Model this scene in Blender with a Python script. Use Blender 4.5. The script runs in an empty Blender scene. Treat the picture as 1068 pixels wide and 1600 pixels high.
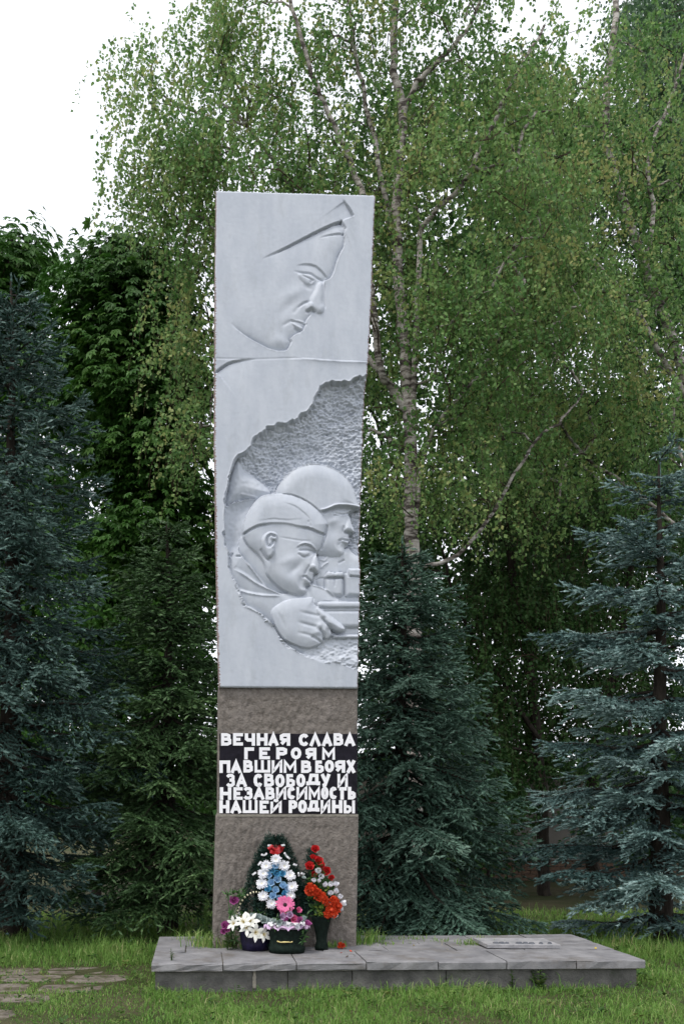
import bpy, math, random
import numpy as np

# ------------------------------------------------------------------ camera, sky, sun, exposure
SC = bpy.context.scene
COL = SC.collection
RAD = math.radians
CAM_H, FPX, CX, CY, YAW = 1.6, 1600.0, 379.0, 1260.0, RAD(2.5)

cam_data = bpy.data.cameras.new('camera')
cam = bpy.data.objects.new('camera', cam_data)
COL.objects.link(cam)
cam.location = (0, 0, CAM_H)
cam.rotation_euler = (RAD(90), 0, -YAW)
cam_data.sensor_fit = 'VERTICAL'
cam_data.sensor_height = 36.0
cam_data.lens = 36.0 * FPX / 1600.0
cam_data.shift_x = (534 - CX) / 1600.0
cam_data.shift_y = (CY - 800) / 1600.0
cam_data.clip_end = 2000
SC.camera = cam

SUN_EL, SUN_AZ = RAD(63), RAD(226)          # azimuth clockwise from +Y: behind the camera, to its left
world = bpy.data.worlds.new('World')
SC.world = world
world.use_nodes = True
wn, wl = world.node_tree.nodes, world.node_tree.links
wn.clear()
sky = wn.new('ShaderNodeTexSky')
sky.sky_type = 'NISHITA'
sky.sun_disc = False
sky.sun_elevation = SUN_EL
sky.sun_rotation = SUN_AZ
sky.dust_density = 3.0
cloud = wn.new('ShaderNodeMix')             # an even overcast layer over the clear sky
cloud.data_type = 'RGBA'
cloud.inputs[0].default_value = 0.86
cloud.inputs[7].default_value = (11.6, 11.9, 12.6, 1)
bg = wn.new('ShaderNodeBackground')
bg.inputs[1].default_value = 0.095
wo = wn.new('ShaderNodeOutputWorld')
wl.new(sky.outputs[0], cloud.inputs[6])
wl.new(cloud.outputs[2], bg.inputs[0])
wl.new(bg.outputs[0], wo.inputs[0])

sun_data = bpy.data.lights.new('sun', 'SUN')
sun_data.energy = 1.5
sun_data.angle = RAD(14)
sun_data.color = (1.0, 0.96, 0.9)
sun = bpy.data.objects.new('sun', sun_data)
COL.objects.link(sun)
sun.rotation_euler = (RAD(90) - SUN_EL, 0, math.pi - SUN_AZ)
sun.location = (-5, -8, 20)

SC.view_settings.view_transform = 'Standard'
SC.view_settings.look = 'None'
SC.view_settings.exposure = 0.48
SC.view_settings.gamma = 1.0
SC.view_settings.use_curve_mapping = False
SC.render.engine = 'CYCLES'
SC.cycles.use_denoising = True
SC.cycles.max_bounces = 8
SC.cycles.diffuse_bounces = 5
SC.cycles.transparent_max_bounces = 6

# ------------------------------------------------------------------ helpers
FV = np.array([math.sin(YAW), math.cos(YAW), 0.0])
RV = np.array([math.cos(YAW), -math.sin(YAW), 0.0])

def at(px, py, Y):
    """the point of the vertical plane y = Y that the photograph shows at pixel (px, py)"""
    px, py, Y = np.broadcast_arrays(np.asarray(px, float), np.asarray(py, float), np.asarray(Y, float))
    d = FV + RV * ((px - CX) / FPX)[..., None]
    d = d + np.array([0, 0, 1.0]) * ((CY - py) / FPX)[..., None]
    t = Y / d[..., 1]
    return np.array([0, 0, CAM_H]) + d * t[..., None]

def gnd(px, py, z=0.0):
    """the point of the horizontal plane z that the photograph shows at (px, py)"""
    d = FV + RV * ((px - CX) / FPX) + np.array([0, 0, (CY - py) / FPX])
    return np.array([0, 0, CAM_H]) + d * ((z - CAM_H) / d[2])

def mesh_np(name, V, F, mats=(), midx=None, attrs=None, smooth=False):
    """one mesh from vertex and face arrays (faces all of one size, or a list of such arrays)"""
    me = bpy.data.meshes.new(name)
    V = np.asarray(V, np.float32)
    Fs = F if isinstance(F, list) else [F]
    Fs = [np.asarray(f, np.int32) for f in Fs if len(f)]
    idx = np.concatenate([f.ravel() for f in Fs])
    tot = np.concatenate([np.full(len(f), f.shape[1], np.int32) for f in Fs])
    start = np.concatenate([[0], np.cumsum(tot)[:-1]]).astype(np.int32)
    me.vertices.add(len(V))
    me.vertices.foreach_set('co', V.ravel())
    me.loops.add(len(idx))
    me.loops.foreach_set('vertex_index', idx)
    me.polygons.add(len(tot))
    me.polygons.foreach_set('loop_start', start)
    me.polygons.foreach_set('loop_total', tot)
    for m in mats:
        me.materials.append(m)
    if midx is not None:
        me.polygons.foreach_set('material_index', np.asarray(midx, np.int32))
    sm = np.full(len(tot), bool(smooth)) if isinstance(smooth, bool) else np.asarray(smooth, bool)
    me.polygons.foreach_set('use_smooth', sm)
    for k, a in (attrs or {}).items():
        at_ = me.attributes.new(k, 'FLOAT', 'FACE')
        at_.data.foreach_set('value', np.asarray(a, np.float32))
    me.update(calc_edges=True)
    me.validate()
    return me

def link(name, me, parent=None, loc=None):
    o = bpy.data.objects.new(name, me)
    COL.objects.link(o)
    if parent is not None:
        o.parent = parent
        if loc is None:                       # vertices given in world space
            off, p = np.zeros(3), parent
            while p is not None:
                off += np.array(p.location); p = p.parent
            o.location = -off
    if loc is not None:
        o.location = loc
    return o

def tag(o, label=None, cat=None, group=None, kind=None):
    if label: o['label'] = label
    if cat: o['category'] = cat
    if group: o['group'] = group
    if kind: o['kind'] = kind
    return o

def thing(name, loc, label, cat, group=None):
    o = bpy.data.objects.new(name, None)
    o.empty_display_size = 0.2
    COL.objects.link(o)
    o.location = [float(v) for v in loc]
    return tag(o, label, cat, group)

class MB:
    """collects faces of mixed sizes for one mesh"""
    def __init__(s):
        s.v, s.f, s.m, s.n = [], {}, {}, 0
    def add(s, V, F, mi=0):
        V = np.asarray(V, float).reshape(-1, 3)
        F = np.asarray(F, int)
        s.f.setdefault(F.shape[1], []).append(F + s.n)
        s.m.setdefault(F.shape[1], []).append(np.full(len(F), mi))
        s.v.append(V); s.n += len(V)
    def box(s, c, d, mi=0, rz=0.0, jit=0.0, rng=None):
        x, y, z = np.array(d) / 2
        V = np.array([[-x,-y,-z],[x,-y,-z],[x,y,-z],[-x,y,-z],[-x,-y,z],[x,-y,z],[x,y,z],[-x,y,z]])
        if jit: V = V + rng.uniform(-jit, jit, V.shape)
        if rz:
            ca, sa = math.cos(rz), math.sin(rz)
            V = V @ np.array([[ca, sa, 0], [-sa, ca, 0], [0, 0, 1]])
        s.add(V + np.array(c), BOXF, mi)
    def tube(s, P, R, n=6, mi=0, cap=True):
        P = np.asarray(P, float); R = np.broadcast_to(np.asarray(R, float), (len(P),))
        V, F, C = tube_arrays(P, R, n)
        s.add(V, F, mi)
        if cap:
            s.add(np.concatenate([P[-1:] , V[-n:]]), [[0, 1 + i, 1 + (i + 1) % n] for i in range(n)], mi)
    def lathe(s, prof, c, n=20, mi=0, squash=(1, 1), rz=0):
        prof = np.asarray(prof, float)
        a = np.linspace(0, 2 * math.pi, n, endpoint=False) + rz
        V = np.stack([np.outer(prof[:, 0], np.cos(a)) * squash[0], np.outer(prof[:, 0], np.sin(a)) * squash[1],
                      np.repeat(prof[:, 1:2], n, 1)], -1).reshape(-1, 3) + np.array(c)
        F = [[i * n + j, i * n + (j + 1) % n, (i + 1) * n + (j + 1) % n, (i + 1) * n + j]
             for i in range(len(prof) - 1) for j in range(n)]
        s.add(V, F, mi)
    def mesh(s, name, mats, smooth=False, attrs=None):
        ks = sorted(s.f)
        F = [np.concatenate(s.f[k]) for k in ks]
        mi = np.concatenate([np.concatenate(s.m[k]) for k in ks])
        return mesh_np(name, np.concatenate(s.v), F, mats, mi, attrs, smooth)
    def build(s, name, mats, parent=None, loc=None, smooth=False):
        return link(name, s.mesh(name, mats, smooth), parent, loc)

BOXF = np.array([[0,3,2,1],[4,5,6,7],[0,1,5,4],[1,2,6,5],[2,3,7,6],[3,0,4,7]])

def tube_arrays(P, R, n):
    T = np.gradient(P, axis=0)
    T /= np.linalg.norm(T, axis=1)[:, None] + 1e-9
    up = np.where(np.abs(T[:, 2:3]) > 0.9, np.array([[1.0, 0, 0]]), np.array([[0, 0, 1.0]]))
    A = np.cross(T, up); A /= np.linalg.norm(A, axis=1)[:, None] + 1e-9
    for i in range(1, len(P)):
        a = A[i - 1] - T[i] * np.dot(A[i - 1], T[i])
        A[i] = a / (np.linalg.norm(a) + 1e-9)
    B = np.cross(T, A)
    a = np.linspace(0, 2 * math.pi, n, endpoint=False)
    V = P[:, None] + R[:, None, None] * (A[:, None] * np.cos(a)[None, :, None] + B[:, None] * np.sin(a)[None, :, None])
    m = len(P)
    i, j = np.meshgrid(np.arange(m - 1), np.arange(n), indexing='ij')
    i, j = i.ravel(), j.ravel(); k = (j + 1) % n
    F = np.stack([i * n + j, i * n + k, (i + 1) * n + k, (i + 1) * n + j], -1)
    return V.reshape(-1, 3), F, None

def spline(P, sub=6, closed=False):
    """Catmull-Rom through the points"""
    P = np.asarray(P, float)
    n = len(P)
    if closed:
        Q = np.concatenate([P[-1:], P, P[:2]])
    else:
        Q = np.concatenate([2 * P[:1] - P[1:2], P, 2 * P[-1:] - P[-2:-1]])
    out = []
    for i in range(n if closed else n - 1):
        a, b, c, d = Q[i], Q[i + 1], Q[i + 2], Q[i + 3]
        t = np.linspace(0, 1, sub, endpoint=False)[:, None]
        out.append(0.5 * (2 * b + (c - a) * t + (2 * a - 5 * b + 4 * c - d) * t ** 2 + (3 * b - a - 3 * c + d) * t ** 3))
    if not closed: out.append(P[-1:])
    return np.concatenate(out)

def unit(a):
    return a / (np.linalg.norm(a, axis=-1, keepdims=True) + 1e-9)

# ------------------------------------------------------------------ materials
def mat(name, base, rough=0.8, spec=0.3, var=None, scale=6.0, bump=0.0, bscale=60.0, detail=6.0, attr=None,
        trans=0.0, stretch=None, var2=None, scale2=1.5, thr2=(0.5, 0.65)):
    """principled material; var: second colour mixed in by noise (or by a face attribute), bump: fine relief"""
    m = bpy.data.materials.new(name)
    m.use_nodes = True
    nt = m.node_tree; N, L = nt.nodes, nt.links
    b = N['Principled BSDF']
    b.inputs['Roughness'].default_value = rough
    b.inputs['Specular IOR Level'].default_value = spec
    b.inputs['Base Color'].default_value = (*base, 1)
    tc = N.new('ShaderNodeTexCoord')
    vec = tc.outputs['Object']
    if stretch:
        mp = N.new('ShaderNodeMapping'); mp.inputs['Scale'].default_value = stretch
        L.new(vec, mp.inputs[0]); vec = mp.outputs[0]
    colour = None
    if var is not None:
        r = N.new('ShaderNodeValToRGB')
        if attr:
            a = N.new('ShaderNodeAttribute'); a.attribute_name = attr
            L.new(a.outputs['Fac'], r.inputs[0])
            r.color_ramp.elements[0].position, r.color_ramp.elements[1].position = 0.0, 1.0
        else:
            n = N.new('ShaderNodeTexNoise'); n.inputs['Scale'].default_value = scale; n.inputs['Detail'].default_value = detail
            n.inputs['Roughness'].default_value = 0.65
            L.new(vec, n.inputs[0]); L.new(n.outputs[0], r.inputs[0])
            r.color_ramp.elements[0].position, r.color_ramp.elements[1].position = 0.35, 0.66
        cols = [base] + (list(var) if isinstance(var[0], (tuple, list)) else [var])
        r.color_ramp.elements[0].color = (*cols[0], 1)
        r.color_ramp.elements[1].color = (*cols[-1], 1)
        for k, c in enumerate(cols[1:-1]):
            p0, p1 = r.color_ramp.elements[0].position, r.color_ramp.elements[-1].position
            e = r.color_ramp.elements.new(p0 + (p1 - p0) * (k + 1) / (len(cols) - 1)); e.color = (*c, 1)
        colour = r.outputs[0]
    if var2 is not None:
        n2 = N.new('ShaderNodeTexNoise'); n2.inputs['Scale'].default_value = scale2; n2.inputs['Detail'].default_value = 8
        n2.inputs['Roughness'].default_value = 0.7
        L.new(vec, n2.inputs[0])
        mr = N.new('ShaderNodeMapRange'); mr.inputs[1].default_value, mr.inputs[2].default_value = thr2
        L.new(n2.outputs[0], mr.inputs[0])
        mx = N.new('ShaderNodeMix'); mx.data_type = 'RGBA'
        L.new(mr.outputs[0], mx.inputs[0])
        if colour is not None: L.new(colour, mx.inputs[6])
        else: mx.inputs[6].default_value = (*base, 1)
        mx.inputs[7].default_value = (*var2, 1)
        colour = mx.outputs[2]
    if colour is not None:
        L.new(colour, b.inputs['Base Color'])
    if bump:
        n = N.new('ShaderNodeTexNoise'); n.inputs['Scale'].default_value = bscale; n.inputs['Detail'].default_value = 5
        L.new(vec, n.inputs[0])
        bp = N.new('ShaderNodeBump'); bp.inputs['Strength'].default_value = 1.0; bp.inputs['Distance'].default_value = bump
        L.new(n.outputs[0], bp.inputs['Height']); L.new(bp.outputs[0], b.inputs['Normal'])
    if trans:
        t = N.new('ShaderNodeBsdfTranslucent')
        if colour is not None: L.new(colour, t.inputs[0])
        else: t.inputs[0].default_value = (*base, 1)
        mx = N.new('ShaderNodeMixShader'); mx.inputs[0].default_value = trans
        L.new(b.outputs[0], mx.inputs[1]); L.new(t.outputs[0], mx.inputs[2])
        L.new(mx.outputs[0], N['Material Output'].inputs['Surface'])
    return m

M = {}
M['paint'] = mat('pale_silver_paint', (0.43, 0.462, 0.52), 0.5, 0.35, var=(0.50, 0.53, 0.583), scale=5, bump=0.0008, bscale=130, stretch=(1.5, 1, 0.62),
                 var2=(0.34, 0.365, 0.395), scale2=3.0, thr2=(0.55, 0.88))
M['edge'] = mat('raw_concrete_edge', (0.22, 0.16, 0.15), 0.95, 0.1, var=(0.34, 0.28, 0.27), scale=18, bump=0.006, bscale=60)
M['stucco'] = mat('brown_stucco', (0.135, 0.118, 0.104), 0.95, 0.1, var=(0.22, 0.196, 0.176), scale=28, bump=0.012, bscale=55,
                  var2=(0.235, 0.21, 0.195), scale2=3.0, thr2=(0.5, 0.9))
M['board'] = mat('black_board_paint', (0.006, 0.0055, 0.009), 0.7, 0.15, var=(0.016, 0.014, 0.022), scale=14, bump=0.001)
M['letter'] = mat('white_letter_paint', (0.82, 0.81, 0.84), 0.5, 0.3, var=(0.88, 0.87, 0.89), scale=20, var2=(0.55, 0.53, 0.54), scale2=16, thr2=(0.62, 0.85))
M['slab'] = mat('grey_plinth_slab', (0.15, 0.148, 0.155), 0.85, 0.25, var=(0.25, 0.245, 0.25), scale=5, bump=0.004, bscale=70,
                var2=(0.115, 0.10, 0.085), scale2=2.6, thr2=(0.5, 0.72))
M['block'] = mat('dark_plinth_block', (0.075, 0.073, 0.07), 0.9, 0.15, var=(0.15, 0.145, 0.135), scale=6, bump=0.008, bscale=60,
                 var2=(0.05, 0.06, 0.04), scale2=4.0, thr2=(0.56, 0.75))
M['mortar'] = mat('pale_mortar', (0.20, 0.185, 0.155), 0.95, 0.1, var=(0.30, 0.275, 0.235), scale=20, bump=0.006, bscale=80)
M['soil'] = mat('lawn_soil', (0.040, 0.048, 0.018), 0.95, 0.1, var=(0.075, 0.065, 0.038), scale=1.1, bump=0.03, bscale=14,
                var2=(0.03, 0.045, 0.012), scale2=0.6)
M['path'] = mat('worn_path_slab', (0.12, 0.10, 0.082), 0.95, 0.1, var=(0.20, 0.175, 0.15), scale=6, bump=0.008, bscale=50,
                var2=(0.06, 0.058, 0.03), scale2=5, thr2=(0.48, 0.62))
M['road'] = mat('pale_road', (0.30, 0.30, 0.31), 0.9, 0.15, var=(0.40, 0.40, 0.41), scale=1.5, bump=0.006)
M['plaster'] = mat('pale_plaster', (0.13, 0.12, 0.108), 0.9, 0.15, var=(0.20, 0.185, 0.165), scale=1.2, bump=0.004)
M['brick'] = mat('red_brown_brick', (0.09, 0.055, 0.04), 0.9, 0.15, var=(0.15, 0.10, 0.07), scale=3, bump=0.004)
M['birch_bark'] = mat('birch_bark', (0.52, 0.49, 0.45), 0.85, 0.15, var=[(0.40, 0.365, 0.33), (0.10, 0.085, 0.075), (0.035, 0.03, 0.026)], scale=4, bump=0.01, bscale=25,
                      stretch=(1, 1, 3.2))
M['dark_bark'] = mat('dark_bark', (0.022, 0.018, 0.015), 0.95, 0.1, var=(0.05, 0.042, 0.034), scale=9, bump=0.02, bscale=22, stretch=(2, 2, 0.5))
M['twig'] = mat('brown_twig', (0.07, 0.05, 0.035), 0.9, 0.1)
M['birch_leaf'] = mat('birch_leaf', (0.074, 0.168, 0.044), 0.5, 0.28, var=[(0.145, 0.275, 0.078), (0.245, 0.365, 0.12), (0.34, 0.36, 0.13)], attr='rnd', trans=0.45)
M['dim_leaf'] = mat('dark_birch_leaf', (0.022, 0.062, 0.015), 0.55, 0.22, var=[(0.038, 0.094, 0.023), (0.066, 0.13, 0.036)], attr='rnd', trans=0.28)
M['chestnut_leaf'] = mat('chestnut_leaf', (0.026, 0.085, 0.012), 0.55, 0.22, var=[(0.048, 0.13, 0.020), (0.085, 0.175, 0.032)], attr='rnd', trans=0.28)
M['poplar_leaf'] = mat('poplar_leaf', (0.05, 0.105, 0.05), 0.45, 0.4, var=[(0.08, 0.15, 0.075), (0.12, 0.20, 0.10)], attr='rnd', trans=0.3)
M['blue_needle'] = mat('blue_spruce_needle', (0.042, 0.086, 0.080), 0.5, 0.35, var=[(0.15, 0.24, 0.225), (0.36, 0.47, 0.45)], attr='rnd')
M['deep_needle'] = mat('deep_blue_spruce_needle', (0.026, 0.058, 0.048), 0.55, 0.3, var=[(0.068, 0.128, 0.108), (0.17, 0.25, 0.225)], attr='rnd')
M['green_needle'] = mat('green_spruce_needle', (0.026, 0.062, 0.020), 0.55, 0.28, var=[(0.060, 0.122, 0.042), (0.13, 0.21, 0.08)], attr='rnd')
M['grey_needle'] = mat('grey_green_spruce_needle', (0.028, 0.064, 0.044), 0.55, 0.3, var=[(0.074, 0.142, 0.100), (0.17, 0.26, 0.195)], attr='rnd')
M['grass'] = mat('grass_blade', (0.060, 0.145, 0.024), 0.55, 0.3, var=[(0.125, 0.255, 0.045), (0.21, 0.34, 0.08), (0.45, 0.41, 0.21)], attr='rnd', trans=0.3)
M['weed'] = mat('weed_leaf', (0.035, 0.085, 0.014), 0.6, 0.3, var=[(0.06, 0.12, 0.02), (0.13, 0.16, 0.04)], attr='rnd', trans=0.25)

# ------------------------------------------------------------------ the stele: relief in height-field form
Y0 = 9.90                                     # plane of the painted front
GX0, GX1, GY0, GY1 = 322, 600, 288, 1084      # photograph pixels spanned by the field, 1 px = 6.2 mm
gx, gy = np.meshgrid(np.arange(GX0, GX1, dtype=float), np.arange(GY0, GY1, dtype=float))
NR = np.random.default_rng(5)

def blur_noise(sx, sy, seed):
    r = np.random.default_rng(seed).standard_normal(gx.shape)
    fy = np.fft.fftfreq(gx.shape[0])[:, None]; fx = np.fft.fftfreq(gx.shape[1])[None]
    g = np.exp(-2 * (math.pi ** 2) * ((fx * sx) ** 2 + (fy * sy) ** 2))
    n = np.real(np.fft.ifft2(np.fft.fft2(r) * g))
    return n / n.std()

def blur(A, s):
    P = np.pad(A, 24, mode='edge')
    fy = np.fft.fftfreq(P.shape[0])[:, None]; fx = np.fft.fftfreq(P.shape[1])[None]
    g = np.exp(-2 * (math.pi ** 2) * s * s * (fx ** 2 + fy ** 2))
    return np.real(np.fft.ifft2(np.fft.fft2(P) * g))[24:-24, 24:-24]

def win(P, margin):
    P = np.asarray(P)
    x0 = int(max(0, P[:, 0].min() - margin - GX0)); x1 = int(min(gx.shape[1], P[:, 0].max() + margin - GX0 + 2))
    y0 = int(max(0, P[:, 1].min() - margin - GY0)); y1 = int(min(gx.shape[0], P[:, 1].max() + margin - GY0 + 2))
    return slice(y0, max(y1, y0 + 1)), slice(x0, max(x1, x0 + 1))

def seg_dist(P, W, closed):
    X, Yp = gx[W], gy[W]
    best = np.full(X.shape, 1e9); tt = np.zeros(X.shape); side = np.ones(X.shape); ins = np.zeros(X.shape, bool)
    Q = np.concatenate([P, P[:1]]) if closed else P
    L = np.concatenate([[0], np.cumsum(np.linalg.norm(np.diff(Q, axis=0), axis=1))])
    for i in range(len(Q) - 1):
        a, b = Q[i], Q[i + 1]
        d = b - a; l2 = d @ d + 1e-12
        t = np.clip(((X - a[0]) * d[0] + (Yp - a[1]) * d[1]) / l2, 0, 1)
        ex, ey = X - a[0] - t * d[0], Yp - a[1] - t * d[1]
        e = ex * ex + ey * ey
        m = e < best
        best[m] = e[m]
        tt[m] = ((L[i] + t * (L[i + 1] - L[i])) / L[-1])[m]
        side[m] = np.sign(d[0] * ey - d[1] * ex)[m]
        if closed and a[1] != b[1]:
            c = ((a[1] > Yp) != (b[1] > Yp)) & (X < (b[0] - a[0]) * (Yp - a[1]) / (b[1] - a[1]) + a[0])
            ins ^= c
    return np.sqrt(best), tt, side, ins

HF = np.zeros_like(gx)

def area(pts, sub=4, margin=4, soft=True):
    P = spline(pts, sub, True) if soft else np.asarray(pts, float)
    W = win(P, margin)
    d, t, s, ins = seg_dist(P, W, True)
    return W, np.where(ins, d, -d)

def pillow(sd, w):
    q = np.clip(sd / w, 0, 1)
    return 0.35 * np.sqrt(np.clip(1 - (1 - q) ** 2, 0, 1)) + 0.65 * q * (2 - q)

def layer(pts, base, rise, w, soft=True, sub=4, feather=0.8):
    """lays a pillow-shaped region over the field: base at its rim, base + rise inside"""
    W, sd = area(pts, sub, soft=soft)
    h = base + rise * pillow(sd, w)
    k = np.clip(sd / feather + 0.5, 0, 1)
    HF[W] = HF[W] * (1 - k) + h * k
    return W, sd

def raise_(pts, rise, w, soft=True, edge=0.0):
    """adds a pillow to what is there"""
    W, sd = area(pts, 4, soft=soft)
    HF[W] += np.where(sd > 0, edge + rise * pillow(sd, w), 0)

def groove(pts, w, depth, t0=0.0, t1=0.0, soft=True):
    """fine line: depth > 0 cuts in, < 0 makes a ridge; t0, t1 fade the ends"""
    P = spline(pts, 5) if soft and len(pts) > 2 else np.asarray(pts, float)
    W = win(P, w * 3 + 3)
    d, t, s, _ = seg_dist(P, W, False)
    a = np.ones_like(t)
    if t0: a *= np.clip(t / t0, 0, 1)
    if t1: a *= np.clip((1 - t) / t1, 0, 1)
    HF[W] -= depth * a * np.exp(-(d / w) ** 2)

def step(pts, depth, w, side, prof=None, soft=True, mask=None):
    """one-sided step along a line (depth > 0 sinks the given side), fading over w pixels; prof = depth factors along it"""
    P = spline(pts, 5) if soft and len(pts) > 2 else np.asarray(pts, float)
    W = win(P, w * 4)
    d, t, s, _ = seg_dist(P, W, False)
    a = np.interp(t, np.linspace(0, 1, len(prof)), prof) if prof is not None else 1.0
    k = np.clip(d * s * side / 0.9 + 0.5, 0, 1)
    k = k * np.where((t <= 0.001) | (t >= 0.999), np.exp(-d / 1.6), 1.0)
    if mask is not None: k = k * mask[W]
    HF[W] -= depth * a * np.exp(-d / w) * k

def bump(cx, cy, rx, ry, h, rot=0.0):
    c, s = math.cos(RAD(rot)), math.sin(RAD(rot))
    u = ((gx - cx) * c + (gy - cy) * s) / rx; v = (-(gx - cx) * s + (gy - cy) * c) / ry
    HF[:] += h * np.exp(-(u * u + v * v))

# --- upper face: cut into the plane along its profile
profile = [(537, 364), (538.6, 373), (537, 384), (530, 397), (525, 411), (521, 424.5), (515.6, 433.5), (509, 437), (505.8, 439.5),
           (505.9, 459), (504.8, 472), (506.5, 481), (504, 489), (498.7, 490.8), (490, 487.5), (483, 494), (478.4, 500), (477.5, 504), (476, 509),
           (472.5, 516.5), (466, 519), (454, 527.5), (454.8, 534), (451, 542), (447, 546.5), (440, 547.3), (431.8, 546.9), (418.7, 543),
           (403, 535), (384.6, 524.6), (369, 513.4), (360, 505)]
PF = [0.7, 0.9, 1.1, 1.2, 1.2, 1.15, 1.1, 0.9, 0.5, 0.3, 0.2, 0.0, 0.0, 0.4, 0.9, 1.0, 1.0, 1.2, 1.2, 1.1, 1.1, 1.1, 1.1, 1.0, 1.0, 0.7, 0.35, 0.0]
step(profile, 0.022, 12, 1, PF)
step(profile, 0.017, 2.5, 1, PF)
raise_([(506, 441), (506.3, 459), (505, 472), (507, 481), (504, 489), (498.5, 491), (490, 487.5), (481, 484), (483, 470), (492, 452), (497, 441)], 0.026, 8)
groove([(507.5, 441), (507.5, 470), (508.5, 483)], 1.2, 0.010, 0.1, 0.1)
raise_([(477, 484), (477, 477), (482, 472.5), (488, 474), (490, 481), (488, 486), (482, 486)], 0.018, 5)
groove([(465, 481), (471, 476), (477, 472.5), (485, 470.5)], 1.7, 0.014, 0.3, 0.3)
groove([(476, 486.5), (482, 486.5), (486, 484), (493, 489)], 1.8, 0.020, 0.2, 0.1)
groove([(466, 480), (460, 487)], 3.0, 0.006)
step([(462, 415), (472, 412.6), (483, 412.4), (493.5, 415.4), (504, 424.5), (510.5, 431.5)], 0.016, 8, 1, [0.0, 0.6, 1, 1, 1, 0.9])
raise_([(466, 428), (474, 427), (484, 428.5), (492, 434), (493, 440), (488, 445), (480, 445.5), (472, 440), (466, 433)], 0.016, 6)
groove([(458, 423.5), (472, 426), (485, 427.5), (495, 434), (506, 438)], 1.5, 0.014, 0.3, 0.1)
groove([(470.5, 430), (480, 434.5), (489.5, 438.5)], 1.0, 0.013, 0.1, 0.0)
bump(485.8, 440.5, 2.0, 2.4, -0.014)
bump(480, 449, 7, 3, -0.006, 20)
groove([(453, 500.5), (463, 502.5), (474, 506), (477.5, 507)], 1.3, 0.016, 0.1, 0.0)
raise_([(456, 500.5), (465, 499.5), (478, 503), (475.5, 509), (466, 505.5)], 0.010, 4)
raise_([(456, 504.5), (465, 507.5), (474.5, 511.5), (471, 517), (464, 514)], 0.016, 4)
groove([(459, 512), (465, 517), (470, 519)], 2.2, 0.012, 0.3, 0.1)
groove([(452, 502), (446, 506), (439, 511)], 2.6, 0.007, 0.0, 0.5)
bump(452, 478, 16, 7, -0.007, -40)
bump(458, 458, 22, 9, 0.008, -25)
bump(438, 532, 12, 9, 0.010)
# side cap: the lower flap is cut back under a long raking edge
step([(408, 405), (420, 401), (446, 386.5), (466, 376), (493.5, 361.6), (517, 350.4), (533, 344.3)], 0.024, 16, 1, [0.0, 0.35, 0.6, 0.8, 1, 1.1, 1.2])
groove([(410, 404.5), (446, 387.5), (466, 377), (493.5, 362.6), (517, 351.4), (533, 345.6)], 1.1, 0.024, 0.25, 0.0)
step([(533, 344.3), (540.8, 356.3), (537, 364)], 0.022, 6, 1, [1.2, 0.9, 0.7], soft=False)
groove([(498, 371.5), (512, 367.5), (525, 365.3), (537, 364.2)], 1.1, 0.022, 0.6, 0.0)
above = np.clip((337 + (552 - gx) * 0.4375) - gy, 0, 1)
step([(538, 314), (546, 325), (552.3, 337)], 0.034, 13, 1, [0.5, 1, 1], mask=above)
# casting joint below the head
groove([(330, 559.5), (400, 561), (450, 559.5), (470, 560.5)], 1.0, 0.004)
step([(454, 561), (470, 560), (520, 563.5), (580, 566)], -0.014, 4, 1, [0.2, 1, 1, 1])
step([(338, 580), (352, 569.5), (366, 564), (384, 561.5), (400, 560.8)], 0.020, 16, 1, [1, 1, 0.9, 0.7, 0.0])
groove([(337, 581.5), (352, 570.5), (366, 565), (384, 562)], 1.3, 0.026, 0.0, 0.4)
HF += 0.0006 * blur_noise(18, 18, 1)

# --- broken-out hollow with the figures
hollow = [(600, 580), (573, 586), (548, 591.4), (524, 596), (501, 601.4), (497, 611), (493, 620), (488, 632), (484, 642.5), (471, 646.5), (466, 651), (459, 657),
          (440, 661), (416, 667.4), (413, 671), (396, 680.5), (394.5, 688), (392, 697.6), (384, 703), (371, 709.4), (366, 719), (362, 730), (358, 748.6), (354.5, 767),
          (351.5, 788), (353, 811), (350, 832), (352, 852), (357, 866), (359, 880), (361, 895), (370, 917), (383, 946), (396, 952), (409, 961.7), (425, 977.5),
          (432, 991), (441, 1003.7), (461, 1018), (488, 1028.6), (506, 1037.7), (524, 1034), (540, 1039), (553, 1043), (600, 1052)]
W, sd = area(hollow, soft=False, margin=6)
wob = (blur_noise(5, 5, 3)[W]) * 1.0 + blur_noise(2, 2, 4)[W] * 0.9
ins = np.clip((sd + wob) / 1.1 + 0.5, 0, 1)
s_ = np.clip(sd + wob, 0, None)
upper = -(0.070 + 0.112 * (1 - np.exp(-s_ / 26)))
lower = -(0.001 + 0.080 * (1 - np.exp(-s_ / 40)))
kb = np.clip((gy[W] - 850) / 60, 0, 1)
floor = upper * (1 - kb) + lower * kb
rough = 0.0062 * blur_noise(1.7, 0.9, 7)[W] + 0.0055 * blur_noise(0.9, 0.6, 8)[W] + 0.006 * blur_noise(9, 5, 9)[W]
HF[W] = HF[W] * (1 - ins) + (floor + rough) * ins
# garment fold behind the front head
layer([(372, 712), (383, 729), (396, 738.5), (416, 754), (424, 766), (408, 776), (378, 775), (354, 786), (356, 760), (362, 732)], -0.130, 0.065, 18)
W, sd = area([(353, 790), (378, 778), (404, 777), (396, 795), (384, 815), (379, 840), (372, 856), (356, 858), (352, 830)])
HF[W] = np.where(sd > 0, -0.080 - 0.05 * pillow(sd, 18), HF[W])
groove([(373, 712), (384, 730), (397, 740)], 1.6, -0.014)
groove([(378, 769), (395, 772), (410, 778)], 2, -0.010)
HF += np.where((HF < -0.03), 0.0015, 0) * blur_noise(2, 2, 12)

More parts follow.
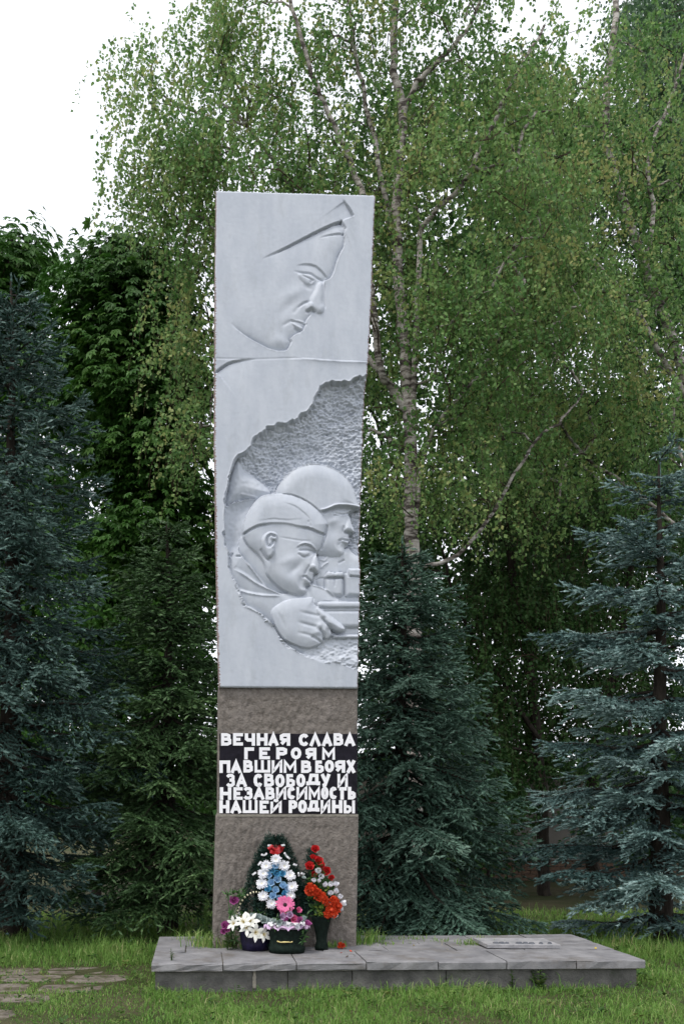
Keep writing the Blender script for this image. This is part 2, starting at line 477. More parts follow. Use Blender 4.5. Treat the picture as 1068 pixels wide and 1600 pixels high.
# second soldier: body, neck, face, helmet
layer([(496, 866), (520, 862), (544, 853), (552, 860), (562, 866), (600, 880), (600, 940), (530, 940), (484, 915), (488, 890)], -0.085, 0.030, 12)
groove([(503, 885), (507, 881), (512, 877.5)], 1.3, -0.012)
groove([(529, 878.5), (534, 875.5), (540, 872.5)], 1.6, 0.012, 0.2, 0.2)
groove([(512, 869), (508, 874), (500, 872)], 1.3, -0.008)
layer([(431, 768), (443, 746), (461, 730), (487, 722.4), (511, 725.6), (535, 738), (550.6, 756.5), (559.7, 782), (562, 790), (551, 795.5), (546, 799.5), (548, 808), (551, 817), (554.4, 826), (553.5, 830.5), (546.8, 832),
       (547.3, 839), (545.5, 843), (545, 847), (542, 851.5), (539, 854.5), (538.7, 859), (537, 865), (532, 868.6), (525, 869.3), (515, 868.3), (505, 866), (490, 862), (470, 840), (440, 810)], -0.062, 0.058, 24, sub=5)
W, sd = area([(431, 768), (443, 746), (461, 730), (487, 722.4), (511, 725.6), (535, 738), (550.6, 756.5), (559.7, 782), (563.8, 792.5), (556, 791.5), (544, 790.5), (525, 791.2), (516, 794.5),
       (507, 798), (494, 799), (470, 800), (445, 795), (432, 785)], 5)
HF[W] = np.where(sd > 0, np.maximum(HF[W], -0.055) + 0.018, HF[W])
groove([(500, 797.5), (508, 796.3), (517, 792.6), (526, 789.6), (545, 788.8), (563, 791)], 1.5, -0.020, 0.05, 0.0)
groove([(503, 800.5), (510, 799.3), (519, 796), (530, 793.6), (545, 793), (559, 794.5)], 1.8, 0.022, 0.05, 0.0)
step([(517, 796.5), (530, 794), (546, 793.5)], 0.012, 6, 1)
bump(538, 796.5, 8, 2, -0.010)
raise_([(519, 799), (528, 798), (537, 800), (542, 803), (538, 806), (528, 806), (521, 803)], 0.010, 4)
groove([(516, 798), (526, 801.5), (536, 802.5), (544, 800)], 1.4, 0.016, 0.3, 0.0)
groove([(522, 805), (531, 804.5), (538, 803)], 1.0, 0.010)
bump(536.5, 802.6, 2, 1.5, -0.010)
raise_([(546, 800), (548.6, 808), (551.5, 817), (554.6, 826), (553, 831), (546, 831), (540, 829), (539, 824), (543, 812)], 0.020, 6)
raise_([(538.5, 829), (539, 824.5), (543, 822.5), (546, 826), (545, 830)], 0.012, 3)
groove([(540, 831.5), (546, 832), (552, 832.5)], 1.5, 0.022)
groove([(537, 822), (536, 828), (538, 831)], 1.5, 0.010)
groove([(530, 844), (535, 842.3), (541, 843), (546, 842.3)], 1.2, 0.016)
raise_([(534, 842), (540, 838.8), (547, 840.5), (546, 842.5), (538, 842.5)], 0.008, 2.5)
raise_([(533, 844), (539, 843.5), (545.5, 844.5), (544, 848.5), (538, 847.5)], 0.014, 3)
groove([(532, 846), (530, 850)], 2, 0.008)
bump(541, 851, 3, 2, -0.012)
bump(521, 829, 8, 10, -0.010, -20)
bump(533, 861, 6, 5, 0.010)
bump(520, 814, 9, 5, 0.010, -20)

# binocular case / clenched hand at the right edge
for pts, b_, r_, w_ in (([(509, 903), (522, 901), (537, 902), (538, 926), (533, 932), (518, 931), (508, 922)], -0.070, 0.060, 7),
                        ([(538, 896), (549, 894), (600, 896), (600, 930), (548, 932), (539, 928)], -0.070, 0.060, 7),
                        ([(512, 892), (524, 893), (536, 892.5), (537, 902), (524, 903), (509, 902)], -0.065, 0.070, 4),
                        ([(495, 903), (508, 902), (508, 922), (500, 918), (494, 910)], -0.075, 0.030, 6),
                        ([(545, 888.5), (553, 887.5), (600, 887.5), (600, 901), (550, 901.5), (544, 897)], -0.045, 0.052, 4)):
    layer(pts, b_, r_, w_)
groove([(523, 894), (523, 915)], 1.4, 0.007)

# front soldier: greatcoat, neck, head
layer([(371, 853), (380, 848), (392, 862), (417, 898), (440, 917), (466, 926), (484, 911), (506, 918.5), (517, 927), (531, 936), (560, 940), (600, 944), (600, 1000),
       (520, 1003), (480, 1022), (452, 1008), (436, 992), (424, 973), (408, 958), (385, 945), (372, 915), (361, 893), (360, 875)], -0.052, 0.040, 18)
step([(484, 911.5), (506, 918.5), (517, 927), (531, 936)], -0.018, 6, 1)
groove([(484, 911.5), (506, 918.5), (517, 927), (531, 936)], 1.3, -0.012, 0.1, 0.1)
layer([(378, 834), (400, 826), (425, 850), (432, 890), (452, 922), (440, 926), (418, 917), (398, 893), (383, 874), (373, 858)], -0.066, 0.036, 20)
groove([(384, 876), (394, 889), (404, 902), (418, 917)], 1.6, -0.020, 0.15, 0.15)
step([(366, 888), (384, 899), (400, 910), (420, 920), (441, 928)], 0.026, 10, -1, [0.2, 1, 1, 1, 0.4])
groove([(366, 887), (384, 898.5), (400, 909.5), (420, 919.5), (441, 927.6)], 2.1, -0.022, 0.2, 0.15)
step([(366, 917), (380, 923), (396, 927.5), (418, 930), (440, 930.5)], 0.022, 8, -1, [0.2, 1, 1, 0.8, 0.2])
groove([(366, 916), (380, 922.5), (396, 927), (418, 929.5), (440, 930)], 1.7, -0.018, 0.2, 0.15)
groove([(370, 868), (376, 868.6)], 1.3, 0.020)
groove([(384, 947), (396, 952), (409, 961.5), (425, 977)], 1.8, -0.014)
# head
head = [(380, 833), (392, 826), (420, 815), (470, 812), (508, 826), (507, 834), (504.8, 846), (500.8, 856), (494.6, 863), (496.5, 873), (498.7, 884), (498, 892.5),
        (492, 895.6), (489.8, 898), (488.6, 904), (486.3, 908.5), (483.2, 913.5), (478.2, 917), (479, 923.5), (474.5, 929), (467, 930.3), (454, 926.6), (440, 920),
        (427, 909), (417, 896), (414, 884), (405, 868), (388, 852)]
cap = [(379, 833.5), (383, 811.5), (390.7, 793), (403.8, 777.5), (418, 772), (430, 771), (456, 773.5), (480, 784), (498, 798.4), (510, 815), (511.6, 821), (506.5, 834),
       (496.4, 832), (482.3, 826.6), (469.7, 825), (448, 820.5), (426, 819.5), (406.5, 821.5), (392.5, 827)]
layer(cap[:11] + head[5:], -0.016, 0.050, 24)
W, sd = area(cap, 4)
HF[W] += np.where(sd > 0, 0.016 * np.clip(sd / 1.2, 0, 1), 0)
groove([(379.5, 835), (392.5, 828), (406.5, 823), (426, 820.8)], 1.4, 0.022, 0.0, 0.4)
groove([(466, 825.5), (482.3, 828), (496.4, 833.4), (507, 835.2)], 1.4, 0.022, 0.3, 0.0)
step([(404, 815), (426, 812), (450, 813.5), (470, 812)], 0.006, 5, 1, [0.2, 1, 1, 0.3])
step([(440, 786), (460, 792), (478, 806), (486, 816)], 0.008, 10, 1, [0.0, 1, 1, 0.4])
groove([(481, 816), (484, 824)], 1.2, 0.007)
groove([(434, 840), (454, 843.6), (471, 845.8), (489, 846.4)], 1.0, 0.005, 0.2, 0.2)
groove([(510.5, 822), (508, 838), (502, 856)], 1.8, 0.018)
# brow, eye, nose, mouth
step([(463, 857), (469, 852.5), (476, 851.2), (486, 854), (494, 862)], 0.022, 7, 1, [0.3, 1, 1, 1, 1])
groove([(464, 855), (475, 850.2), (486, 853), (493, 860)], 1.8, -0.012, 0.2, 0.1)
groove([(464, 861), (474, 860.4), (484, 860.6), (492, 863)], 1.5, 0.018, 0.2, 0.0)
raise_([(466, 862), (475, 861.5), (483, 862.5), (482, 868), (475, 871), (468, 867.5)], 0.014, 5)
groove([(466, 867), (474, 872), (482, 869)], 1.3, 0.008)
raise_([(495, 864), (497, 873), (499, 884), (498, 893), (491, 895), (486, 890), (486, 882), (490, 870)], 0.024, 6)
raise_([(484, 888), (484.5, 883.5), (489, 882), (493, 885), (492, 890), (487, 891)], 0.016, 3.5)
groove([(485, 892), (489, 892.6), (494, 896)], 1.7, 0.026)
groove([(483, 882), (481, 888), (477, 895), (474, 900)], 1.9, 0.009, 0.2, 0.2)
groove([(473, 902), (477, 901.3), (482, 905.5), (487, 908)], 1.4, 0.022)
raise_([(476, 904), (481, 905.5), (485.5, 909.5), (483, 914), (476.5, 911)], 0.018, 3.5)
bump(480, 916, 4.5, 2.6, -0.020, -25)
bump(470, 907, 3, 5, -0.008)
bump(461, 889, 13, 5.5, -0.013, -42)
bump(452, 876, 16, 7, 0.010, -20)
bump(446, 905, 20, 8, 0.006, 30)
bump(473, 923, 6, 5, 0.010)
bump(421, 884, 5, 8, 0.012)
# ear
raise_([(409, 857), (408.3, 845), (413, 836.5), (421, 832.3), (429, 833.5), (433, 838), (431, 847), (428, 856), (429, 863), (425, 871), (419.5, 874), (414, 869)], 0.038, 5)
groove([(428, 840), (423, 837.5), (418, 841), (416.5, 848), (419, 855), (424, 853), (427, 847)], 2.2, 0.030)
bump(422.5, 846, 4.5, 6.0, -0.018)
bump(426, 855.5, 2.6, 2.6, 0.014)
groove([(408, 860), (413, 870), (419, 876)], 1.5, 0.016)

# gun
layer([(497, 939.5), (512, 939), (600, 939), (600, 951.5), (512, 951.5), (496, 950), (494, 945)], -0.026, 0.045, 5, soft=False)
layer([(504, 953.5), (600, 953.5), (600, 980), (512, 980)], -0.020, 0.026, 6, soft=False)
groove([(502, 952.6), (600, 952.6)], 1.0, -0.018)
layer([(512, 980.5), (600, 980.5), (600, 991), (512, 991)], -0.045, 0.010, 4, soft=False)
# sloping broken ground below the hand
W, sd = area([(510, 1000), (520, 990), (600, 990), (600, 1046), (553, 1042), (524, 1033), (506, 1037), (470, 1021), (484, 1014)], soft=False)
k = np.clip(sd / 3, 0, 1)
HF[W] = HF[W] * (1 - k) + k * (-0.058 + 0.062 * np.clip((gy[W] - 992) / 46, 0, 1) + 0.004 * blur_noise(1.6, 1.1, 31)[W] + 0.004 * blur_noise(5, 3, 32)[W])
layer([(519.5, 991), (600, 991), (600, 997), (521, 997)], -0.030, 0.022, 2.5, soft=False)
# hand with pointing finger and three curled ones
hand = [(424, 955), (436, 944), (448, 938), (464, 934.6), (480, 934), (489, 934.5), (492.5, 940), (495, 946.5), (511.5, 959), (525, 969.6), (538.4, 981), (537.5, 986.5), (530, 989),
        (517.5, 984), (518, 991), (511.5, 997.5), (505, 997), (503, 1003), (497, 1008), (484, 1012.5), (473, 1012), (457, 1006), (444, 999), (434, 987), (427, 972)]
layer(hand, 0.004, 0.036, 22)
raise_([(494, 950), (510, 958.5), (525, 969.5), (538.6, 981), (537, 987), (529, 989), (519, 983), (507, 972), (497, 962)], 0.026, 7)
groove([(502, 966), (508, 973), (518, 984.5), (528, 990)], 1.7, 0.028, 0.2, 0.0)
groove([(500, 985), (504, 991), (506, 998)], 1.8, 0.022)
groove([(488, 996), (494, 999), (500, 1003)], 2.0, 0.020)
bump(508.5, 982, 5, 9, 0.016, 20)
bump(498.5, 978, 5, 4, 0.014)
bump(494.5, 989, 5, 4, 0.014)
bump(499, 1000, 5, 5, 0.008)
bump(506, 967, 3, 3, -0.012)
groove([(466, 956), (486, 961), (500, 963)], 2.6, 0.010, 0.4, 0.1)
groove([(462, 972), (480, 977), (495, 981)], 2.6, 0.011, 0.4, 0.1)
groove([(462, 988), (478, 992), (492, 996)], 2.4, 0.009, 0.4, 0.1)
groove([(428, 950), (438, 966), (446, 984)], 3.0, 0.006, 0.3, 0.3)
groove([(489, 936), (490, 943), (495, 947)], 1.6, 0.012)
B1 = blur(HF, 1.2)                            # sharpen the tool cuts
HF = 0.90 * (HF + 0.5 * (HF - B1))
HF += 0.00022 * blur_noise(1.6, 1.6, 15)

# --- panel mesh: front from the field, skirt back to the core
EL = np.array([(297, 337.2), (420, 335.6), (560, 335.0), (700, 334.6), (850, 337.0), (1000, 340.0), (1076, 342.0)])
ER = np.array([(304, 586.3), (460, 580.3), (570, 575.0), (640, 571.5), (740, 568.0), (860, 564.0), (960, 561.2), (1076, 559.2)])
def edge_l(v): return np.interp(v, EL[:, 0], EL[:, 1])
def edge_r(v): return np.interp(v, ER[:, 0], ER[:, 1])

def build_panel():
    nu, nv = 218, 640
    u = np.linspace(0, 1, nu)[None]; v = np.linspace(0, 1, nv)[:, None]
    top = 297.2 + 7.0 * u
    bot = 1074.5 + 1.5 * u
    py = top + (bot - top) * v
    wl_ = 0.4 * np.interp(np.arange(nv), np.arange(0, nv, 6), NR.standard_normal(len(np.arange(0, nv, 6))))
    wr_ = 0.45 * np.interp(np.arange(nv), np.arange(0, nv, 5), NR.standard_normal(len(np.arange(0, nv, 5))))
    px = (edge_l(py) + wl_[:, None] * 0.6) * (1 - u) + (edge_r(py) + wr_[:, None]) * u
    fx, fy = px - GX0, py - GY0
    i, j = fy.astype(int), fx.astype(int)
    a, b = fy - i, fx - j
    h = HF[i, j] * (1 - a) * (1 - b) + HF[i + 1, j] * a * (1 - b) + HF[i, j + 1] * (1 - a) * b + HF[i + 1, j + 1] * a * b
    e = np.minimum(np.minimum(u * 240, (1 - u) * 240), np.minimum(v * 770, (1 - v) * 770))
    chip = np.clip(1 - e / 2.2, 0, 1) * (0.008 + 0.010 * np.abs(NR.standard_normal((nv, nu))))
    P = at(px, py, Y0)
    P[..., 1] -= h - chip
    V = P.reshape(-1, 3)
    I = np.arange(nu * nv).reshape(nv, nu)
    F = np.stack([I[1:, :-1], I[1:, 1:], I[:-1, 1:], I[:-1, :-1]], -1).reshape(-1, 4)
    ring = np.concatenate([I[0, :-1], I[:-1, -1], I[-1, :0:-1], I[:0:-1, 0]])
    B = V[ring].copy(); B[:, 1] = Y0 + 0.22
    k = len(V) + np.arange(len(ring))
    SK = np.stack([ring, np.roll(ring, -1), np.roll(k, -1), k], -1)
    Vall = np.concatenate([V, B])
    rim = NR.uniform(0.3, 2.6, (nv - 1, 1)) * np.interp(np.arange(nv - 1), [0, 0.12 * nv, 0.25 * nv, nv], [0.0, 0.2, 1.0, 1.0])[:, None]
    col = np.arange(nu - 1)[None]
    fm = (col < rim) | ((nu - 2 - col) < rim[::-1] * 0.6)
    mi = np.concatenate([fm.ravel().astype(int), np.ones(len(SK))])
    sm = np.concatenate([np.ones(len(F), bool), np.zeros(len(SK), bool)])
    return mesh_np('relief_panel', Vall, np.concatenate([F, SK]), [M['paint'], M['edge']], mi, None, sm)

PLZ = 0.24                                     # plinth height
stele = thing('memorial_stele', (*at(445, 1480, Y0 + 0.25)[:2], PLZ),
              'tall concrete war memorial stele with pale grey soldier relief above a black lettered board', 'monument')
panel = link('relief_panel', build_panel(), stele)
tag(panel, 'pale grey painted relief of soldiers in helmet and side caps')

# core behind the panel and the brown stucco pedestal below it
def build_core():
    b = MB()
    pys = np.array([299, 420, 560, 700, 850, 1000, 1076.0])
    L = at(edge_l(pys) + 1.5, pys, Y0); R = at(edge_r(pys) - 1.5, pys, Y0)
    zz = at(445, pys, Y0)[:, 2]
    rows = []
    for l, r, z in zip(L, R, zz):
        rows += [[l[0], Y0 + 0.205, z], [r[0], Y0 + 0.205, z], [r[0], Y0 + 0.50, z], [l[0], Y0 + 0.50, z]]
    V = np.array(rows); n = len(pys)
    F = [[i * 4 + j, i * 4 + (j + 1) % 4, (i + 1) * 4 + (j + 1) % 4, (i + 1) * 4 + j] for i in range(n - 1) for j in range(4)]
    b.add(V, F + [[0, 3, 2, 1], [(n - 1) * 4 + k for k in range(4)]])
    return b
build_core().build('core', [M['edge']], stele)

def build_pedestal():
    rng = np.random.default_rng(3)
    nu, nv = 116, 176
    u = np.linspace(0, 1, nu)[None]; v = np.linspace(0, 1, nv)[:, None]
    py = 1074.0 + (1482 - 1074.0) * v + 0 * u
    lx = np.interp(py, [1074, 1271, 1275, 1482], [341.3, 340.3, 338.0, 332.0])
    rx = np.interp(py, [1074, 1271, 1275, 1482], [559.6, 558.4, 559.8, 555.6])
    px = lx * (1 - u) + rx * u
    off = np.interp(py, [1074, 1271.0, 1276.5, 1482], [0.035, 0.040, -0.012, -0.03])
    P = at(px, py, Y0)
    r = rng.standard_normal((nv, nu))
    def bl(A, s):
        fy = np.fft.fftfreq(nv)[:, None]; fx = np.fft.fftfreq(nu)[None]
        n = np.real(np.fft.ifft2(np.fft.fft2(A) * np.exp(-2 * math.pi ** 2 * s * s * (fx ** 2 * 0.5 + fy ** 2 * 1.6))))
        return n / n.std()
    nz = 0.0035 * bl(r, 1.0) + 0.0030 * bl(rng.standard_normal((nv, nu)), 5)
    lip = np.clip(1 - np.abs(py - 1279) / 9, 0, 1)
    nz = nz * (1 - 0.8 * lip)
    e = np.minimum(u * 220, (1 - u) * 220)
    P[..., 1] += off + nz + np.clip(1 - e / 2.5, 0, 1) * 0.012
    V = P.reshape(-1, 3)
    I = np.arange(nu * nv).reshape(nv, nu)
    F = np.stack([I[1:, :-1], I[1:, 1:], I[:-1, 1:], I[:-1, :-1]], -1).reshape(-1, 4)
    ring = np.concatenate([I[0, :-1], I[:-1, -1], I[-1, :0:-1], I[:0:-1, 0]])
    B = V[ring].copy(); B[:, 1] = Y0 + 0.52
    k = len(V) + np.arange(len(ring))
    SK = np.stack([ring, np.roll(ring, -1), np.roll(k, -1), k], -1)
    return mesh_np('pedestal', np.concatenate([V, B]), np.concatenate([F, SK]), [M['stucco']], None, None, True)
tag(link('pedestal', build_pedestal(), stele), 'rough brown stucco lower half')

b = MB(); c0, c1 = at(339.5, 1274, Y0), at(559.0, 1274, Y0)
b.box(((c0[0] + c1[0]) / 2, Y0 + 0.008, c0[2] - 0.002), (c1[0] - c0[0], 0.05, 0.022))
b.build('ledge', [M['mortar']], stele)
bb = MB()
q = np.array([at(343.2, 1146, Y0), at(558.2, 1146.5, Y0), at(558.0, 1271.5, Y0), at(342.4, 1271, Y0)])
fr, bk = q.copy(), q.copy(); fr[:, 1] = Y0 + 0.020; bk[:, 1] = Y0 + 0.055
bb.add(np.concatenate([fr, bk]), [[0, 3, 2, 1], [0, 1, 5, 4], [1, 2, 6, 5], [2, 3, 7, 6], [3, 0, 4, 7]])
board = bb.build('inscription_board', [M['board']], stele)
tag(board, 'black board with white raised Cyrillic inscription in six lines')

LINES = [
    (352, 432, 'ВЕЧНАЯСЛАВА', [(103,172),(180,247),(255,325),(332,405),(403,478),(480,550),(602,668),(668,750),(748,822),(825,890),(892,970)]),
    (443, 520, 'ГЕРОЯМ', [(252,318),(348,420),(457,530),(550,622),(645,718),(752,838)]),
    (525, 605, 'ПАВШИМВБОЯХ', [(92,165),(162,240),(246,310),(318,422),(428,500),(505,590),(617,685),(708,765),(768,832),(835,903),(905,972)]),
    (612, 697, 'ЗАСВОБОДУИ', [(133,195),(197,275),(312,372),(380,445),(450,515),(522,580),(585,648),(650,742),(740,810),(850,920)]),
    (697, 778, 'НЕЗАВИСИМОСТЬ', [(95,172),(182,245),(245,308),(308,388),(388,450),(456,525),(528,582),(587,660),(665,742),(744,797),(799,850),(850,913),(917,970)]),
    (782, 865, 'НАШЕЙРОДИНЫ', [(92,160),(160,240),(242,340),(350,412),(420,495),(537,595),(597,658),(657,738),(742,808),(815,885),(890,965)]),
]
BOWL_L = [(0, .53), (.68, .53), (1, .42), (1, .12), (.68, 0), (0, 0)]
RING = [(.5 + .5 * math.cos(a) * (1.0 if abs(math.cos(a)) < .9 else .98), .5 + .5 * math.sin(a)) for a in np.linspace(0, 2 * math.pi, 13)[:-1] + 0.26]
STROKES = {                                   # strokes of the capitals in a unit cell; 'o' marks a closed one
    'А': [[(0, 0), (.5, 1), (1, 0)], [(.2, .27), (.8, .27)]],
    'Л': [[(0, 0), (.5, 1), (1, 0)]],
    'Б': [[(.95, 1), (0, 1), (0, 0)], BOWL_L],
    'В': [[(0, 0), (0, 1)], [(0, 1), (.6, 1), (.88, .9), (.88, .64), (.6, .53), (0, .53)], BOWL_L],
    'Г': [[(0, 0), (0, 1), (1, 1)]],
    'Д': [[(.14, .12), (.30, 1), (.84, 1), (.84, .12)], [(0, -.12), (0, .12), (1, .12), (1, -.12)]],
    'Е': [[(1, 1), (0, 1), (0, 0), (1, 0)], [(0, .5), (.85, .5)]],
    'З': [[(0, .84), (.25, 1), (.72, 1), (.94, .88), (.94, .66), (.7, .53), (.36, .53)], [(.36, .53), (.74, .53), (1, .4), (1, .13), (.74, 0), (.24, 0), (0, .16)]],
    'И': [[(0, 1), (0, 0), (.12, .08), (.88, .92), (1, 1), (1, 0)]],
    'М': [[(0, 0), (0, 1), (.5, .30), (1, 1), (1, 0)]],
    'Н': [[(0, 0), (0, 1)], [(1, 0), (1, 1)], [(0, .5), (1, .5)]],
    'О': ['o', RING],
    'П': [[(0, 0), (0, 1), (1, 1), (1, 0)]],
    'Р': [[(0, 0), (0, 1)], [(0, 1), (.7, 1), (1, .88), (1, .56), (.7, .44), (0, .44)]],
    'С': [[(1, .78), (.8, .97), (.5, 1), (.18, .9), (0, .66), (0, .34), (.18, .1), (.5, 0), (.8, .03), (1, .22)]],
    'Т': [[(.5, 0), (.5, 1)], [(0, 1), (1, 1)]],
    'У': [[(0, 1), (.52, .40)], [(1, 1), (.42, .05), (.08, 0)]],
    'Х': [[(0, 0), (1, 1)], [(0, 1), (1, 0)]],
    'Ч': [[(0, 1), (0, .58), (.2, .45), (1, .45)], [(1, 0), (1, 1)]],
    'Ш': [[(0, 1), (0, 0), (1, 0), (1, 1)], [(.5, 0), (.5, 1)]],
    'Ы': [[(0, 1), (0, 0)], [(0, .53), (.40, .53), (.60, .42), (.60, .12), (.40, 0), (0, 0)], [(1, 0), (1, 1)]],
    'Ь': [[(0, 1), (0, 0)], BOWL_L],
    'Я': [[(1, 0), (1, 1)], [(1, 1), (.3, 1), (0, .88), (0, .58), (.3, .44), (1, .44)], [(.5, .44), (0, 0)]],
}
STROKES['Й'] = STROKES['И'] + [[(.24, 1.36), (.5, 1.24), (.76, 1.36)]]

def ribbon(P, w, closed):
    """left and right borders of a stroke of width w along P"""
    P = np.asarray(P, float)
    A, B = (np.roll(P, 1, 0), np.roll(P, -1, 0)) if closed else (np.concatenate([P[:1], P[:-1]]), np.concatenate([P[1:], P[-1:]]))
    d0, d1 = unit(P - A), unit(B - P)
    if not closed: d0[0] = d1[0]; d1[-1] = d0[-1]
    n0, n1 = np.stack([-d0[:, 1], d0[:, 0]], -1), np.stack([-d1[:, 1], d1[:, 0]], -1)
    n = unit(n0 + n1)
    k = np.clip(1 / np.maximum(np.sum(n * n0, 1), 0.42), 1, 2.2)[:, None]
    return P + n * k * w / 2, P - n * k * w / 2

def letter_mesh(ch, x0, x1, ytop, ybot):
    """raised letter in photograph pixels on the board plane"""
    b = MB()
    tv = 5.4
    st = STROKES[ch]
    closed = st[0] == 'o'
    for k, S in enumerate(st[1:] if closed else st):
        S = np.array(S, float)
        wdt = tv * (0.80 if ch in 'ШМЫИЙ' else 0.92 if ch in 'ВБЗЕ' else 1.0)
        i = wdt / 2
        Q = np.stack([x0 + i + S[:, 0] * (x1 - x0 - 2 * i), ybot - i - S[:, 1] * (ybot - ytop - 2 * i)], -1)
        if not closed:                        # square ends reach the cell border
            for e, f in ((0, 1), (-1, -2)):
                if S[e, 1] in (0, 1) and abs(S[e, 0] - S[f, 0]) <= abs(S[e, 1] - S[f, 1]): Q[e, 1] += i if S[e, 1] == 0 else -i
                elif S[e, 0] == 1 and S[e, 1] == S[f, 1]: Q[e, 0] += i
        Lb, Rb = ribbon(Q, wdt, closed)
        n = len(Q)
        fr = Y0 + 0.0155 - 0.0007 * k
        VF = np.concatenate([at(Lb[:, 0], Lb[:, 1], Y0), at(Rb[:, 0], Rb[:, 1], Y0)])
        VB = VF.copy(); VF[:, 1] = fr; VB[:, 1] = Y0 + 0.024
        m = n if closed else n - 1
        F = [[j, (j + 1) % n, n + (j + 1) % n, n + j] for j in range(m)]
        F += [[j, 2 * n + j, 2 * n + (j + 1) % n, (j + 1) % n] for j in range(m)] + [[n + j, n + (j + 1) % n, 3 * n + (j + 1) % n, 3 * n + j] for j in range(m)]
        if not closed: F += [[0, n, 3 * n, 2 * n], [n - 1, 3 * n - 1, 4 * n - 1, 2 * n - 1]]
        b.add(np.concatenate([VF, VB]), F)
    return b.mesh('letter', [M['letter']])
RL = random.Random(4)
for y0, y1, txt, cells in LINES:
    for ch, (x0, x1) in zip(txt, cells):
        dy = RL.uniform(-2, 2)
        h0, h1 = y0 + dy, y1 + dy
        if ch == 'Й': h0 += 10
        if ch == 'Д': h1 -= 6
        me = letter_mesh(ch, 320 + 0.2434 * (x0 + 1.5), 320 + 0.2434 * (x1 - 1.5), 1060 + 0.2434 * h0, 1060 + 0.2434 * h1)
        link('letter', me, board)

# ------------------------------------------------------------------ plinth
def slab_mesh(x0, x1, y0, y1, z0, z1, rng, round_front=0.0, seed=0, mats=None):
    """stone slab with worn, slightly uneven edges; round_front gives a rolled front nose"""
    r = 0.010
    ins = [(0, 0), (r * 0.3, r * 0.3 + 0.002), (r, r)]
    if round_front:
        prof = [(0.0, z0), (-0.000, z0 + 0.012)] + [(-round_front * 0 + (1 - math.cos(a)) * round_front, z1 - round_front * 0.6 + math.sin(a) * round_front * 0.6) for a in np.linspace(0, math.pi / 2, 5)]
    else:
        prof = [(0.0, z0), (0.0, z1 - r), (r * 0.35, z1 - r * 0.3), (r, z1)]
    nx = max(2, int((x1 - x0) / 0.09) + 1)
    xs = np.linspace(x0, x1, nx)
    front = np.array(prof)
    ny = 5
    ys = np.linspace(y0 + front[-1, 0], y1, ny)[1:]
    cols = [(f[0] + y0, f[1]) for f in front] + [(y, z1) for y in ys] + [(y1, z0)]
    V = np.array([[x, c[0], c[1]] for x in xs for c in cols])
    V[:, 1] += np.where(np.abs(V[:, 1] - y0) < 0.03, rng.uniform(-0.006, 0.006, len(V)), 0)
    V[:, 2] += np.where(V[:, 2] > z1 - 0.001, rng.uniform(-0.0025, 0.0025, len(V)), 0)
    n = len(cols)
    F = [[i * n + j, (i + 1) * n + j, (i + 1) * n + (j + 1) % n, i * n + (j + 1) % n] for i in range(nx - 1) for j in range(n)]
    b = MB()
    b.add(V, F)
    b.f.setdefault(n, []).append(np.array([list(range(n))])); b.m.setdefault(n, []).append(np.array([0]))
    b.f[n].append(np.array([list(range((nx - 1) * n, nx * n))[::-1]])); b.m[n].append(np.array([0]))
    return b

RP = np.random.default_rng(11)
ZB = PLZ - 0.072
YF, YR1, YR2, YB = 8.90, 9.58, 10.10, 10.72
def plx(px, py=1502): return gnd(px, py, PLZ)[0]
XL, XR = plx(236, 1505), plx(1008, 1500)
plinth = thing('stone_plinth', ((XL + XR) / 2, 9.8, 0.0), 'long low grey stone plinth of slabs carrying the stele', 'plinth')
fx = [XL] + [plx(p) for p in (348, 462, 571, 684, 792, 903)] + [XR]
rows = [(YF, YR1, fx), (YR1, YR2, [XL] + [XL + d for d in (0.29, 0.95, 1.58, 2.2, 2.85, 3.5)] + [XR]), (YR2, YB, [XL, XL + 0.66, XL + 1.3, XL + 1.95, XL + 2.6, XL + 3.2, XL + 3.8, XR])]
for r, (ya, yb, xs) in enumerate(rows):
    for k in range(len(xs) - 1):
        g = 0.006 if r else 0.005
        dz = RP.uniform(-0.005, 0.004)
        sb = slab_mesh(xs[k] + g, xs[k + 1] - g, ya + (0.006 if r else 0), yb - 0.006, ZB, PLZ + dz, RP, 0.035 if (r == 0 and k < 3) else 0.0)
        o = sb.build('slab', [M['slab']], plinth, smooth=False)
# mortar bed between the slabs and the base
b = MB(); b.box(((XL + XR) / 2, (YF + YB) / 2 + 0.012, (ZB - 0.012 + PLZ - 0.022) / 2), (XR - XL - 0.07, YB - YF - 0.07, PLZ - 0.022 - ZB + 0.012))
b.build('mortar_bed', [M['mortar']], plinth)
b = MB(); b.box(((XL + XR) / 2, (YF + YB) / 2, 0.03), (XR - XL - 0.16, YB - YF - 0.16, 0.26))
b.build('infill', [M['mortar']], plinth)
bx = [XL + 0.035] + [plx(p) for p in (395, 449, 550, 698, 848)] + [XR - 0.06]
for k in range(len(bx) - 1):
    sb = slab_mesh(bx[k] + 0.004, bx[k + 1] - 0.004, YF + 0.045 + RP.uniform(-0.006, 0.006), YF + 0.20, -0.08, ZB - 0.006, RP)
    sb.build('facing_block', [M['block']], plinth)
for xx, sgn in ((XL + 0.035, 1), (XR - 0.06, -1)):
    b = MB(); b.box((xx + 0.03 * sgn, (YF + YB) / 2 + 0.06, ZB / 2 - 0.045), (0.07, YB - YF - 0.20, ZB + 0.07))
    b.build('end_block', [M['block']], plinth)
